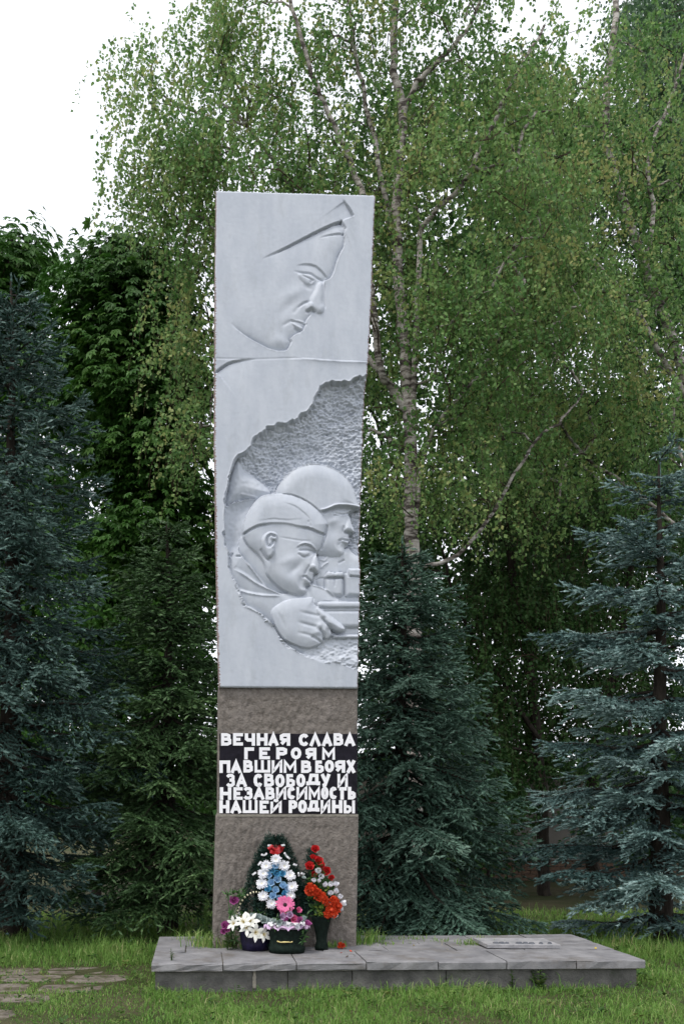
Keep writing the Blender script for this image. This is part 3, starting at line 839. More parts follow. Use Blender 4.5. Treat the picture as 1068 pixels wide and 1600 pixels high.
# smears of mortar on the front joints
for px_, w_ in ((397, 0.020),):
    b = MB(); p = plx(px_)
    n = 9
    zz = np.linspace(ZB - 0.005, 0.01, n)
    wv = w_ * RP.uniform(0.5, 1.0, n)
    V = np.concatenate([np.stack([p - wv, np.full(n, YF + 0.036), zz], -1), np.stack([p + wv, np.full(n, YF + 0.036), zz], -1),
                        np.stack([p - wv * 1.2, np.full(n, YF + 0.07), zz], -1), np.stack([p + wv * 1.2, np.full(n, YF + 0.07), zz], -1)])
    F = [[i, n + i, n + i + 1, i + 1] for i in range(n - 1)] + [[2 * n + i, i, i + 1, 2 * n + i + 1] for i in range(n - 1)] + [[n + i, 3 * n + i, 3 * n + i + 1, n + i + 1] for i in range(n - 1)]
    b.add(V, F); b.build('mortar_smear', [M['mortar']], plinth)

# small stone plaque lying on the plinth, with a lumpy carved band
pa, pb_ = gnd(761, 1483.5, PLZ), gnd(877, 1483.5, PLZ)
M['plaque'] = mat('weathered_plaque', (0.20, 0.20, 0.21), 0.8, 0.3, var=(0.34, 0.33, 0.335), scale=9, bump=0.004, bscale=60)
M['plaque_dark'] = mat('dark_carving', (0.055, 0.06, 0.075), 0.6, 0.4, var=(0.11, 0.115, 0.13), scale=25, bump=0.003, bscale=80)
plaque = thing('stone_plaque', ((pa[0] + pb_[0]) / 2, pa[1] + 0.18, PLZ), 'small tilted stone plaque with dark worn carving lying on the plinth', 'plaque')
b = MB()
x0, x1, ya = pa[0], pb_[0], pa[1]
def ptop(x, y): return PLZ + 0.040 + (y - ya) * 0.035 + (x1 - x) * 0.012
V = []
for (x, y) in ((x0, ya), (x1, ya), (x1 - 0.03, ya + 0.40), (x0 - 0.03, ya + 0.40)):
    V += [[x, y, ptop(x, y) - 0.036], [x, y, ptop(x, y) - 0.004], [x + (0.006 if x < (x0 + x1) / 2 else -0.006), y + (0.006 if y < ya + 0.2 else -0.006), ptop(x, y)]]
F = []
for k in range(4):
    a_, c_ = k * 3, ((k + 1) % 4) * 3
    F += [[a_, c_, c_ + 1, a_ + 1], [a_ + 1, c_ + 1, c_ + 2, a_ + 2]]
F += [[2, 5, 8, 11], [0, 9, 6, 3]]
b.add(V, F); b.build('plate', [M['plaque']], plaque)
for xx in (x0 + 0.10, x1 - 0.1):
    b = MB(); b.box((xx, ya + 0.25, PLZ + 0.010), (0.12, 0.2, 0.026)); b.build('packing_stone', [M['mortar']], plaque)
for fx_, w_ in ((0.14, 0.045), (0.22, 0.05), (0.29, 0.03), (0.46, 0.055), (0.55, 0.04), (0.63, 0.045), (0.76, 0.03), (0.88, 0.03)):
    b = MB()
    cx_, cy_ = x0 + fx_ * (x1 - x0), ya + 0.065 + RP.uniform(-0.01, 0.015)
    a = np.linspace(0, 2 * math.pi, 10, endpoint=False)
    rr = RP.uniform(0.75, 1.1, 10)
    base = np.stack([cx_ + w_ * 0.8 * rr * np.cos(a), cy_ + 0.034 * rr * np.sin(a), np.full(10, 0)], -1)
    base[:, 2] = ptop(cx_, cy_) - 0.002
    top = base * 1.0; top[:, :2] = np.array([cx_, cy_]) + (base[:, :2] - [cx_, cy_]) * 0.6; top[:, 2] += 0.016
    b.add(np.concatenate([base, top]), [[i, (i + 1) % 10, 10 + (i + 1) % 10, 10 + i] for i in range(10)])
    b.add(top, [list(range(10))])
    b.build('carved_lump', [M['plaque_dark']], plaque, smooth=False)

# ------------------------------------------------------------------ ground, path, road, wall
def build_ground():
    xs = np.concatenate([[-600, -200, -60, -25], np.linspace(-12, 14, 80), [25, 60, 200, 600]])
    ys = np.concatenate([[-60, -20, 0, 4], np.linspace(6, 24, 70), [30, 45, 80, 200, 900]])
    X, Yg = np.meshgrid(xs, ys)
    r = np.random.default_rng(21)
    Z = 0.012 * np.sin(X * 0.9 + 1) * np.sin(Yg * 0.7) + r.uniform(-0.008, 0.008, X.shape)
    inner = (X > -12) & (X < 14) & (Yg > 6) & (Yg < 24)
    Z = np.where(inner, Z, 0.0) - 0.018
    V = np.stack([X, Yg, Z], -1).reshape(-1, 3)
    I = np.arange(len(V)).reshape(X.shape)
    F = np.stack([I[:-1, :-1], I[:-1, 1:], I[1:, 1:], I[1:, :-1]], -1).reshape(-1, 4)
    return mesh_np('ground', V, F, [M['soil']], None, None, True)
ground = link('ground', build_ground())
tag(ground, 'lawn soil under the trees', None, None, 'structure')

pth = bpy.data.objects.new('path', None); COL.objects.link(pth)
pth.location = (-2.6, 8.7, 0); tag(pth, 'worn overgrown slab path beside the plinth', None, None, 'structure')
RS = np.random.default_rng(8)
SLABS = []
rowp = [(x, yc, 0.60, 0.44) for yc, x0 in ((10.15, -3.1), (9.67, -2.85), (9.19, -3.05), (8.71, -2.8), (8.0, -3.0)) for x in np.arange(x0, -0.62 if yc > 8.9 else -1.2, 0.64)]
for (sx_, sy_, w_, d_) in rowp:
    rz = RS.normal(0, 0.03)
    p = np.array([sx_, sy_, 0.0]) + np.array([RS.normal(0, .012), RS.normal(0, .012), 0])
    SLABS.append((p[0], p[1], w_, d_))
    b = MB()
    n = 14
    a = np.linspace(0, 2 * math.pi, n, endpoint=False)
    ex = np.sign(np.cos(a)) * np.abs(np.cos(a)) ** 0.45 * w_ / 2 * RS.uniform(0.86, 1.06, n)
    ey = np.sign(np.sin(a)) * np.abs(np.sin(a)) ** 0.45 * d_ / 2 * RS.uniform(0.82, 1.06, n)
    ca, sa = math.cos(rz), math.sin(rz)
    X, Yg = ex * ca - ey * sa, ex * sa + ey * ca
    zt = -0.013 + RS.uniform(-0.003, 0.004)
    lo = np.stack([X, Yg, np.full(n, -0.08)], -1); hi = np.stack([X, Yg, zt - 0.008 + RS.uniform(-0.003, 0.003, n)], -1)
    inn = np.stack([X * 0.95, Yg * 0.93, np.full(n, zt)], -1)
    V = np.concatenate([lo, hi, inn]) + np.array([p[0], p[1], 0])
    F = [[i, (i + 1) % n, n + (i + 1) % n, n + i] for i in range(n)] + [[n + i, n + (i + 1) % n, 2 * n + (i + 1) % n, 2 * n + i] for i in range(n)]
    b.add(V, F); b.add(V[2 * n:], [list(range(n))])
    b.build('slab', [M['path']], pth)

rd = MB()
xs = np.linspace(-90, -7.2, 12)
rd.add(np.concatenate([np.stack([xs, np.full(12, 26.2), np.full(12, 0.006)], -1), np.stack([xs, np.full(12, 31.0), np.full(12, 0.006)], -1)]), [[i, i + 1, 13 + i, 12 + i] for i in range(11)])
tag(rd.build('road', [M['road']]), 'pale road seen between the trees', None, None, 'structure')

# long plastered wall on a brick base, far behind the trees on the right
WY = 22.0
wx0, wx1 = at(545, 1375, WY)[0], at(1180, 1375, WY)[0]
wall = thing('garden_wall', ((wx0 + wx1) / 2, WY, 0), 'pale plastered wall on a red brown brick base behind the trees', 'wall')
b = MB(); b.box(((wx0 + wx1) / 2, WY + 0.32, 1.12), (wx1 - wx0, 0.24, 2.32)); b.build('plaster_wall', [M['plaster']], wall)
b = MB(); b.box(((wx0 + wx1) / 2, WY + 0.12, 0.19), (wx1 - wx0, 0.15, 0.48)); b.build('mortar_core', [M['mortar']], wall)
b = MB(); b.box(((wx0 + wx1) / 2, WY + 0.10, 0.455), (wx1 - wx0 + 0.04, 0.34, 0.05)); b.build('coping', [M['plaster']], wall)
bm_ = MB(); bm_.box((0, 0, 0), (0.252, 0.07, 0.068), jit=0.003, rng=RS)
brick_me = bm_.mesh('brick', [M['brick']])
for r in range(6):
    x = wx0 + (0.13 if r % 2 else 0.0) + 0.13
    while x < wx1 - 0.1:
        o = bpy.data.objects.new('brick', brick_me); COL.objects.link(o); o.parent = wall
        o.location = np.array([x, WY + 0.02 + RS.uniform(-0.006, 0.006), 0.008 + r * 0.080]) - np.array(wall.location)
        x += 0.264

# ------------------------------------------------------------------ trees
def px_of(P):
    d = P - np.array([0, 0, CAM_H])
    f = d @ FV
    return CX + FPX * (d @ RV) / f, CY - FPX * d[..., 2] / f

def leaves(P, D, N, length, width, rnd):
    """rhombic leaves: base P, direction D, normal N"""
    S = unit(np.cross(D, N)) * (width / 2)[:, None]
    L_ = D * length[:, None]
    fold = N * (length * 0.10)[:, None]
    V = np.stack([P, P + L_ * 0.45 + S + fold, P + L_, P + L_ * 0.45 - S + fold], 1).reshape(-1, 3)
    F = np.arange(len(P) * 4).reshape(-1, 4)
    return V, F, rnd

def grow(trunks, tips, rng, base_r=0.012):
    """joins every tip to the nearest sensible limb; returns tubes (polyline, radii)"""
    nodes = []; par = []
    for tr in trunks:
        first = len(nodes)
        for k, p in enumerate(tr):
            nodes.append(np.array(p, float)); par.append(first + k - 1 if k else -1)
    n0 = len(nodes)
    tips = np.asarray(tips)
    d0 = np.min(np.linalg.norm(tips[:, None] - np.array(nodes)[None], axis=2), axis=1)
    chains = []
    for t in tips[np.argsort(d0)]:
        A = np.array(nodes)
        d = np.linalg.norm(A - t, axis=1)
        cost = d * (1 + 1.3 * np.clip((A[:, 2] - t[2]) / (d + 1e-6) + 0.25, 0, 2))
        k = int(np.argmin(cost))
        a = A[k]
        m = max(2, int(d[k] / 0.35))
        prev = k; ch = [k]
        bow = rng.normal(0, 0.09, 3) * d[k] + np.array([0, 0, 0.14 * d[k]])
        for j in range(1, m + 1):
            s = j / m
            p = a + (t - a) * s + bow * math.sin(math.pi * s) + (rng.normal(0, 0.025, 3) if j < m else 0)
            nodes.append(p); par.append(prev); prev = len(nodes) - 1; ch.append(prev)
        chains.append(ch)
    w = np.zeros(len(nodes))
    for ch in chains: w[ch[-1]] += 1
    for i in range(len(nodes) - 1, n0 - 1, -1):
        if par[i] >= 0: w[par[i]] += w[i]
    out = []
    A = np.array(nodes)
    for ch in chains:
        r = base_r * np.sqrt(np.maximum(w[ch], 1)) ** 0.85
        r[0] = r[1]
        r[-1] *= 0.5
        out.append((A[ch], r))
    return out

def tips_in(regions, rng, holes=(), drops=(0, 35, 70)):
    """points spread through ellipsoids given as (px, py, rx, ry, Y, rY, count), pixels of the photograph at depth Y"""
    out = []
    for (cx, cy, rx, ry, Y, rY, n) in regions:
        k = 0
        while k < n:
            v = rng.uniform(-1, 1, 3)
            q = v @ v
            if q > 1 or q < 0.08 * rng.random(): continue
            x, y = cx + v[0] * rx, cy + v[1] * ry
            if any(((x - h[0]) / h[2]) ** 2 + ((y + dp - h[1]) / h[3]) ** 2 < 1 for h in holes for dp in drops): k += 0.25; continue
            out.append(at(x, y, Y + v[2] * rY)); k += 1
    return np.array(out)

def build_tree(name, label, group, trunks, radii, tips, seed, kind, leafmat, barkmat, per, hang=0.8, leaf=(0.05, 0.042), tip_r=0.0085, spread=0.30, keep=1.0):
    rng = np.random.default_rng(seed)
    if keep < 1: tips = tips[rng.random(len(tips)) < keep]
    base = trunks[0][0]
    t = thing(name, (base[0], base[1], 0.0), label, 'tree', group)
    TR = [spline(np.asarray(p), 5) for p in trunks]
    b = MB()
    for P, (r0, r1) in zip(TR, radii):
        R = np.linspace(1, 0, len(P)) ** 0.9 * (r0 - r1) + r1
        b.tube(P + rng.normal(0, 0.012, P.shape), R, 9, 0)
    for P, r in grow(TR, tips, rng, tip_r):
        b.tube(P, r, 4 if r.max() < 0.03 else 6, 0 if r.max() > 0.013 else 1, cap=False)
    b.build('trunk', [barkmat, M['twig']], t, smooth=True)
    nT = len(tips)
    mid = tips.mean(0)
    if kind == 'weeping':
        ns = rng.poisson(per, nT)
        idx = np.repeat(np.arange(nT), ns); n = len(idx)
        st = tips[idx] + rng.normal(0, spread, (n, 3)) * np.array([1, 1, 0.6])
        ln = rng.uniform(0.35, 1.0, n) * hang * rng.uniform(0.6, 1.3, nT)[idx]
        out = unit((st - mid) * np.array([1, 1, 0]) + rng.normal(0, 0.8, (n, 3)) * np.array([1, 1, 0]))
        rr = np.clip(rng.normal(0.42, 0.26, nT)[idx] + rng.normal(0, 0.12, n), 0, 1)
        m = 8
        s = np.linspace(0, 1, m)
        path = st[:, None] + out[:, None] * (ln[:, None] * 0.35 * np.sqrt(s)[None])[..., None]
        path[..., 2] -= ln[:, None] * (s ** 1.3)[None] * 0.92 - 0.1 * ln[:, None] * np.sin(math.pi * s)[None]
        lc = np.maximum(4, (ln / 0.034).astype(int))
        li = np.repeat(np.arange(n), lc)
        u = rng.uniform(0.05, 1, len(li)) * (m - 1)
        k = np.minimum(u.astype(int), m - 2); f = (u - k)[:, None]
        P = path[li, k] * (1 - f) + path[li, k + 1] * f + rng.normal(0, 0.030, (len(li), 3))
        D = unit(np.stack([rng.normal(0, 0.7, len(li)), rng.normal(0, 0.7, len(li)), -np.abs(rng.normal(0.75, 0.45, len(li)))], -1))
        N = unit(rng.normal(0, 1, (len(li), 3)) + np.array([0, -0.25, 0.5]))
        sz = rng.uniform(0.7, 1.25, len(li))
        V, F, R_ = leaves(P, D, N, leaf[0] * sz, leaf[1] * sz, np.clip(rr[li] + rng.normal(0, 0.16, len(li)), 0, 1))
        w = 0.0022
        A = path[:, :-1].reshape(-1, 3); B = path[:, 1:].reshape(-1, 3)
        side = np.array([w, 0, 0])
        TV = np.stack([A - side, A + side, B + side * 0.6, B - side * 0.6], 1).reshape(-1, 3)
        TV = TV.reshape(n, m - 1, 4, 3)[:, ::1].reshape(-1, 3)
        TF = np.arange(len(TV)).reshape(-1, 4) + len(V)
        me = mesh_np('crown', np.concatenate([V, TV]), np.concatenate([F, TF]), [leafmat, M['twig']],
                     np.concatenate([np.zeros(len(F)), np.ones(len(TF))]), {'rnd': np.concatenate([R_, np.zeros(len(TF))])})
    elif kind == 'palmate':
        ns = rng.poisson(per, nT)
        idx = np.repeat(np.arange(nT), ns); n = len(idx)
        P = tips[idx] + rng.normal(0, spread, (n, 3)) * np.array([1, 1, 0.42])
        out = unit((P - tips[idx]) * np.array([1, 1, 0]) + rng.normal(0, 0.06, (n, 3)) + np.array([0, -0.08, 0]))
        rr = np.clip(rng.normal(0.4, 0.2, nT)[idx] + rng.normal(0, 0.15, n), 0, 1)
        up = unit(rng.normal(0, 0.28, (n, 3)) + np.array([0, 0, 1.0]) + out * 0.45)
        out = unit(out - up * np.sum(out * up, 1)[:, None])
        sd = np.cross(up, out)
        Vs, Rs = [], []
        sz = rng.uniform(0.75, 1.25, n)
        for ang, ls in ((-72, 0.62), (-36, 0.88), (0, 1.0), (36, 0.88), (72, 0.62)):
            a = RAD(ang)
            D = unit(out * math.cos(a) + sd * math.sin(a) - up * 0.30 * 1.0 + np.array([0, 0, -0.12]))
            V, F, R_ = leaves(P, D, up, leaf[0] * ls * sz, leaf[1] * ls * sz, rr)
            Vs.append(V); Rs.append(R_)
        V = np.concatenate(Vs); F = np.arange(len(V)).reshape(-1, 4)
        me = mesh_np('crown', V, F, [leafmat], None, {'rnd': np.concatenate(Rs)})
    else:
        ns = rng.poisson(per, nT)
        idx = np.repeat(np.arange(nT), ns); n = len(idx)
        v = rng.normal(0, 1, (n, 3))
        P = tips[idx] + v * spread * np.array([1, 1, 0.75])
        D = unit(rng.normal(0, 1, (n, 3)) + np.array([0, 0, -0.5]))
        N = unit(rng.normal(0, 0.8, (n, 3)) + np.array([0, -0.2, 0.8]))
        sz = rng.uniform(0.7, 1.3, n)
        rr = np.clip(rng.normal(0.45, 0.2, nT)[idx] + rng.normal(0, 0.15, n), 0, 1)
        V, F, R_ = leaves(P, D, N, leaf[0] * sz, leaf[1] * sz, rr)
        me = mesh_np('crown', V, F, [leafmat], None, {'rnd': R_})
    link('crown', me, t)
    return t

def pl(pts, Y):
    """polyline from pixels; Y a depth or a depth per point"""
    pts = np.asarray(pts, float)
    return at(pts[:, 0], pts[:, 1], Y)

HOLES = [(268, 215, 18, 20), (298, 120, 12, 16), (935, 365, 26, 20), (985, 425, 20, 30), (1040, 590, 28, 32), (690, 320, 22, 16), (670, 390, 20, 14), (660, 690, 30, 28), (655, 600, 22, 26),
         (735, 575, 22, 16), (940, 610, 18, 22), (400, 245, 15, 18), (405, 115, 16, 30), (820, 25, 60, 16), (590, 60, 14, 22), (545, 300, 22, 10), (450, 85, 12, 22), (510, 180, 11, 18), (885, 495, 18, 12), (820, 610, 20, 14)]
R1 = np.random.default_rng(41)
YA = 14.6
tA = [pl([(652, 1425), (648, 1200), (645, 900), (642, 800), (640, 650), (633, 560), (626, 470), (620, 330), (628, 180), (614, 90), (618, -60), (610, -250)], YA)]
tA.append(pl([(640, 650), (612, 610), (592, 560), (566, 320), (552, 270), (528, 210), (500, 150), (470, 60), (440, -60)], [YA, YA, YA - .2, YA - .3, YA - .3, YA - .4, YA - .5, YA - .6, YA - .7]))
tA.append(pl([(624, 420), (600, 300), (580, 200), (560, 110), (545, 0), (540, -120)], YA + 0.3))
tA.append(pl([(641, 760), (655, 400), (668, 345), (720, 290), (760, 210), (800, 130), (850, 40)], [YA, YA - .2, YA - .3, YA - .4, YA - .5, YA - .6, YA - .6]))
tA.append(pl([(628, 180), (650, 130), (690, 90), (735, 35), (770, -60)], [YA, YA - .1, YA - .2, YA - .2, YA - .2]))
tA.append(pl([(644, 880), (690, 880), (750, 830), (800, 745), (840, 685), (880, 655), (910, 610)], [YA, YA, YA - .1, YA - .2, YA - .3, YA - .3, YA - .3]))
tA.append(pl([(643, 840), (665, 700), (700, 640), (735, 600), (780, 530), (820, 440)], [YA, YA - .1, YA - .2, YA - .3, YA - .3, YA - .3]))
tA.append(pl([(638, 640), (600, 590), (560, 540), (520, 460), (470, 330), (420, 240), (360, 170)], [YA, YA, YA + .1, YA + .2, YA + .2, YA + .2, YA + .2]))
rA = [(0.118, 0.036), (0.06, 0.022), (0.042, 0.018), (0.045, 0.018), (0.045, 0.018), (0.032, 0.014), (0.030, 0.014), (0.05, 0.02)]
tips = tips_in([(420, 230, 170, 230, YA, 1.5, 105), (640, 140, 220, 260, YA, 1.8, 120), (310, 300, 78, 125, YA - .3, 0.9, 32), (275, 200, 70, 170, YA - .2, 0.8, 26), (400, 60, 110, 110, YA, 1, 36),
                (760, 330, 200, 260, YA - .4, 1.4, 130), (640, 470, 90, 120, YA - .8, 0.8, 42), (760, 520, 160, 100, YA - .6, 1.0, 62), (310, 560, 32, 220, YA - .2, 0.4, 28), (610, -160, 260, 150, YA, 1.6, 50),
                (600, 640, 60, 120, YA + .3, 0.5, 18), (640, 740, 45, 120, YA - .7, 0.3, 16), (720, 720, 90, 90, YA - .2, 0.7, 18)], R1, HOLES)
def clear_limbs(tips, limbs, Yback):
    """twigs that would hang right in front of a limb grow from its far side"""
    u, v = px_of(tips)
    for L_ in limbs:
        lu, lv = px_of(spline(np.asarray(L_), 8))
        d = np.min(np.hypot(u[:, None] - lu[None], (v + 35)[:, None] - lv[None]), 1)
        near = (d < 17) & (tips[:, 1] < Yback)
        tips[near] = at(u[near], v[near], Yback + 0.2)
    return tips
tips = clear_limbs(tips, tA[:7], YA + 0.5)
build_tree('birch_tree', 'tall white-barked weeping birch rising behind the stele', None, tA, rA, tips, 101, 'weeping', M['birch_leaf'], M['birch_bark'], 21, 0.62, (0.058, 0.049), spread=0.29, keep=0.60)

R2 = np.random.default_rng(42)
YBb = 17.0
tB = [pl([(1110, 1410), (1108, 1100), (1095, 850), (1070, 600), (1000, 400), (945, 200), (960, 20), (955, -160)], YBb),
      pl([(1070, 620), (980, 470), (900, 380), (860, 300), (830, 200), (815, 80)], YBb - .3),
      pl([(1005, 420), (1020, 330), (1010, 250), (1050, 150), (1080, 40)], YBb - .2),
      pl([(1095, 850), (980, 760), (900, 700), (840, 600)], YBb - .4), pl([(1105, 1000), (1090, 800), (1050, 660), (1090, 560)], YBb)]
tips = tips_in([(960, 200, 140, 240, YBb, 2.0, 110), (900, 480, 150, 180, YBb - .3, 1.6, 100), (1010, 620, 110, 190, YBb, 1.6, 60), (850, 720, 110, 150, YBb - .3, 1.2, 60), (830, 220, 120, 160, YBb, 1.2, 44), (1030, 380, 70, 160, YBb, 1.4, 40)], R2, HOLES)
build_tree('birch_tree', 'broad birch with yellowing weeping twigs above the blue spruce', None, tB, [(0.12, 0.035), (0.045, 0.016), (0.045, 0.016), (0.035, 0.016), (0.045, 0.02)], tips, 102, 'weeping', M['birch_leaf'], M['birch_bark'], 16, 0.68, (0.066, 0.055), spread=0.33, keep=0.6)

R3 = np.random.default_rng(43)
YF1 = 18.3
tF = [pl([(850, 1402), (848, 1340), (846, 1250), (838, 1150), (825, 1020), (800, 900), (790, 780), (785, 660)], YF1), pl([(838, 1150), (780, 1060), (720, 960), (690, 860)], YF1 - .2), pl([(825, 1020), (880, 900), (905, 780)], YF1 - .1)]
tips = tips_in([(745, 850, 110, 150, YF1, 1.2, 62), (800, 1010, 120, 150, YF1, 1.2, 66), (720, 1060, 70, 130, YF1 - .4, 0.7, 34), (860, 850, 110, 140, YF1 + .2, 1.2, 46), (800, 1200, 70, 70, YF1 - .3, .7, 18)], R3,
               [(690, 900, 20, 14), (745, 950, 12, 12), (820, 1045, 14, 9), (690, 880, 24, 20)])
build_tree('broadleaf_tree', 'dark leafy tree with a straight black trunk before the wall', None, tF, [(0.12, 0.05), (0.05, 0.02), (0.05, 0.02)], tips, 103, 'weeping', M['dim_leaf'], M['dark_bark'], 9, 0.8, (0.075, 0.06))
YF2 = 19.2
tF = [pl([(930, 1388), (922, 1330), (915, 1280), (928, 1200), (960, 1050), (980, 930), (990, 800)], YF2), pl([(915, 1290), (888, 1330), (880, 1345)][::-1], YF2 - .05)]
tips = tips_in([(980, 900, 110, 190, YF2, 1.2, 60), (930, 1130, 90, 90, YF2, .8, 26)], R3, HOLES)
build_tree('broadleaf_tree', 'leaning dark trunked tree half hidden by the blue spruce', None, tF, [(0.13, 0.05), (0.05, 0.06)], tips, 104, 'weeping', M['dim_leaf'], M['dark_bark'], 8, 0.8, (0.075, 0.06))

R4 = np.random.default_rng(44)
YD = 18.0
tD = [pl([(225, 1395), (222, 1200), (215, 950), (205, 750), (195, 600), (185, 480), (175, 400)], YD), pl([(215, 950), (270, 800), (300, 680)], YD - .2), pl([(208, 800), (150, 690), (125, 600)], YD - .2), pl([(200, 650), (240, 540), (255, 460)], YD)]
tips = tips_in([(185, 490, 75, 100, YD, 1.4, 58), (215, 640, 120, 150, YD - .2, 1.5, 95), (230, 850, 110, 130, YD - .3, 1.4, 70), (175, 402, 34, 26, YD, .5, 12), (125, 580, 55, 85, YD + .2, .8, 24), (230, 440, 60, 70, YD, .8, 22), (170, 1010, 90, 90, YD + .3, .9, 22)], R4,
               [(150, 730, 22, 16), (320, 840, 18, 16), (165, 860, 20, 12), (98, 400, 36, 62)], (0,))
build_tree('chestnut_tree', 'round dark green chestnut tree with big drooping leaves left of the stele', None, tD, [(0.14, 0.05), (0.06, 0.02), (0.06, 0.02), (0.05, 0.02)], tips, 105, 'palmate', M['chestnut_leaf'], M['dark_bark'], 60, leaf=(0.165, 0.072), spread=0.33)
YE = 20.5
tE = [pl([(-40, 1370), (-35, 1100), (-20, 800), (0, 600), (15, 450), (20, 370)], YE), pl([(0, 600), (50, 500), (70, 440)], YE)]
tips = tips_in([(0, 435, 62, 78, YE, 1.3, 36), (-10, 570, 105, 120, YE, 1.5, 54), (40, 760, 100, 140, YE, 1.4, 46), (52, 392, 20, 20, YE, .4, 4)], R4, [(100, 405, 36, 62)], (0,))
build_tree('chestnut_tree', 'chestnut tree whose leafy top shows over the blue spruce against the sky', None, tE, [(0.14, 0.05), (0.05, 0.02)], tips, 106, 'palmate', M['chestnut_leaf'], M['dark_bark'], 50, leaf=(0.20, 0.08), spread=0.36)

YC = 25.0
tC = [pl([(1090, 1345), (1085, 900), (1075, 500), (1060, 200), (1050, -50), (1045, -200)], YC), pl([(1075, 500), (1030, 300), (1010, 120)], YC)]
tips = tips_in([(1040, 60, 75, 150, YC, 1.6, 44), (1080, 260, 100, 160, YC, 1.8, 46), (1050, 520, 110, 140, YC, 1.8, 36), (960, 330, 60, 160, YC, 1.6, 20)], R4, HOLES)
build_tree('poplar_tree', 'blue green poplar far behind the birches at their right', None, tC, [(0.2, 0.06), (0.07, 0.03)], tips, 107, 'puff', M['poplar_leaf'], M['dark_bark'], 330, leaf=(0.095, 0.085), spread=0.42)

# understory and background trees
R5 = np.random.default_rng(45)
def backtree(name, label, px, Y, regions, per, leafmat, seed, leaf, spread, r0=0.09, kind='puff', holes=()):
    tk = [pl([(px, CY + CAM_H * FPX / Y), (px + 4, CY + 40), (px - 6, CY - 60), (px + 3, CY - 160)], Y)]
    build_tree(name, label, None, tk, [(r0, 0.03)], tips_in(regions, R5, holes), seed, kind, leafmat, M['dark_bark'], per, leaf=leaf, spread=spread, hang=0.7)
GH = [(690, 320, 40, 30), (655, 600, 45, 40), (660, 690, 55, 45), (735, 575, 45, 35), (940, 610, 40, 45), (1040, 590, 55, 60), (935, 365, 48, 40), (985, 430, 40, 45), (820, 612, 40, 30), (905, 560, 35, 30), (670, 390, 40, 30), (915, 500, 35, 30), (700, 900, 18, 12), (820, 20, 60, 16)]
backtree('broadleaf_tree', 'dense dark linden closing the view behind the tall birch', 760, 23.0,
         [(700, 560, 170, 190, 23, 1.6, 42), (880, 620, 180, 210, 23.4, 1.6, 50), (820, 330, 230, 190, 23.6, 1.6, 62), (1020, 480, 110, 260, 23.6, 1.4, 36), (650, 300, 110, 180, 23.4, 1.2, 22), (760, 860, 190, 140, 23, 1.2, 42), (960, 820, 130, 150, 23.4, 1.2, 28)], 135, M['dim_leaf'], 114, (0.17, 0.14), 0.52, 0.2,
         holes=GH)
backtree('broadleaf_tree', 'dark leafy tree in the gap between the two left spruces', 150, 17.0,
         [(150, 1060, 90, 170, 17, .9, 46), (110, 1180, 90, 80, 17, .8, 22), (190, 930, 80, 110, 17.4, .8, 26), (250, 1120, 100, 170, 17.4, .7, 36)], 190, M['chestnut_leaf'], 110, (0.11, 0.08), 0.30,
         holes=[(138, 1010, 18, 14), (160, 1100, 22, 12), (135, 1145, 10, 14), (95, 1160, 26, 14)])
backtree('broadleaf_tree', 'dark leafy tree showing low behind the large blue spruce', 20, 19.0,
         [(20, 1000, 100, 190, 19, 1, 44), (40, 820, 90, 120, 19, 1, 30), (10, 1190, 100, 60, 19, .8, 16)], 170, M['chestnut_leaf'], 111, (0.12, 0.09), 0.34)
backtree('broadleaf_tree', 'dark leafy tree hidden between the stele and the straight black trunk', 690, 20.5,
         [(640, 1000, 90, 190, 20.5, 1, 46), (720, 1150, 90, 120, 20.5, .9, 34), (600, 820, 70, 130, 20.5, .9, 30), (800, 1120, 90, 140, 20.6, .9, 34)], 180, M['dim_leaf'], 112, (0.10, 0.075), 0.36,
         holes=[(690, 890, 26, 16), (820, 1045, 14, 9), (745, 960, 12, 12)])
backtree('broadleaf_tree', 'dark leafy tree filling the gap behind the pale blue spruce', 1010, 21.0,
         [(950, 1050, 110, 150, 21, 1, 44), (1050, 900, 90, 170, 21, 1, 44), (880, 880, 90, 150, 21, 1, 36), (1060, 1150, 60, 90, 21, .8, 16)], 180, M['dim_leaf'], 113, (0.10, 0.075), 0.38,
         holes=[(985, 770, 12, 10), (930, 690, 14, 20), (1040, 590, 28, 32)])

backtree('shrub', 'dark leafy shrub between the straight black trunk and the dense spruce', 760, 17.5,
         [(760, 1260, 70, 70, 17.5, .6, 26), (735, 1330, 50, 40, 17.3, .5, 12)], 170, M['dim_leaf'], 115, (0.08, 0.06), 0.24, 0.04)
backtree('shrub', 'dark leafy shrub low behind the pale blue spruce', 985, 17.5,
         [(985, 1230, 80, 90, 17.5, .7, 30), (1040, 1300, 50, 60, 17.2, .5, 14)], 170, M['dim_leaf'], 116, (0.08, 0.06), 0.24, 0.04)

def build_wood():
    """far-off wood, one mass of leaf-sized faces on dark stems"""
    rng = np.random.default_rng(77)
    n = 60
    cx = rng.uniform(-26, 34, n); cy = rng.uniform(48, 62, n); h = rng.uniform(3.2, 5.6, n)
    idx = np.repeat(np.arange(n), 420)
    v = rng.normal(0, 1, (len(idx), 3)); v = unit(v) * rng.uniform(0.4, 1.0, (len(idx), 1))
    P = np.stack([cx[idx] + v[:, 0] * 1.9, cy[idx] + v[:, 1] * 1.6, h[idx] * 0.52 + v[:, 2] * h[idx] * 0.5], -1)
    k = len(idx)
    V, F, R_ = leaves(P, unit(rng.normal(0, 1, (k, 3))), unit(rng.normal(0, 1, (k, 3)) + [0, 0, .5]), np.full(k, 0.5), np.full(k, 0.42), rng.random(k))
    return mesh_np('wood', V, F, [M['dim_leaf']], None, {'rnd': R_})
tag(link('far_wood', build_wood()), 'far-off dark wood beyond the road', 'wood', None, 'stuff')

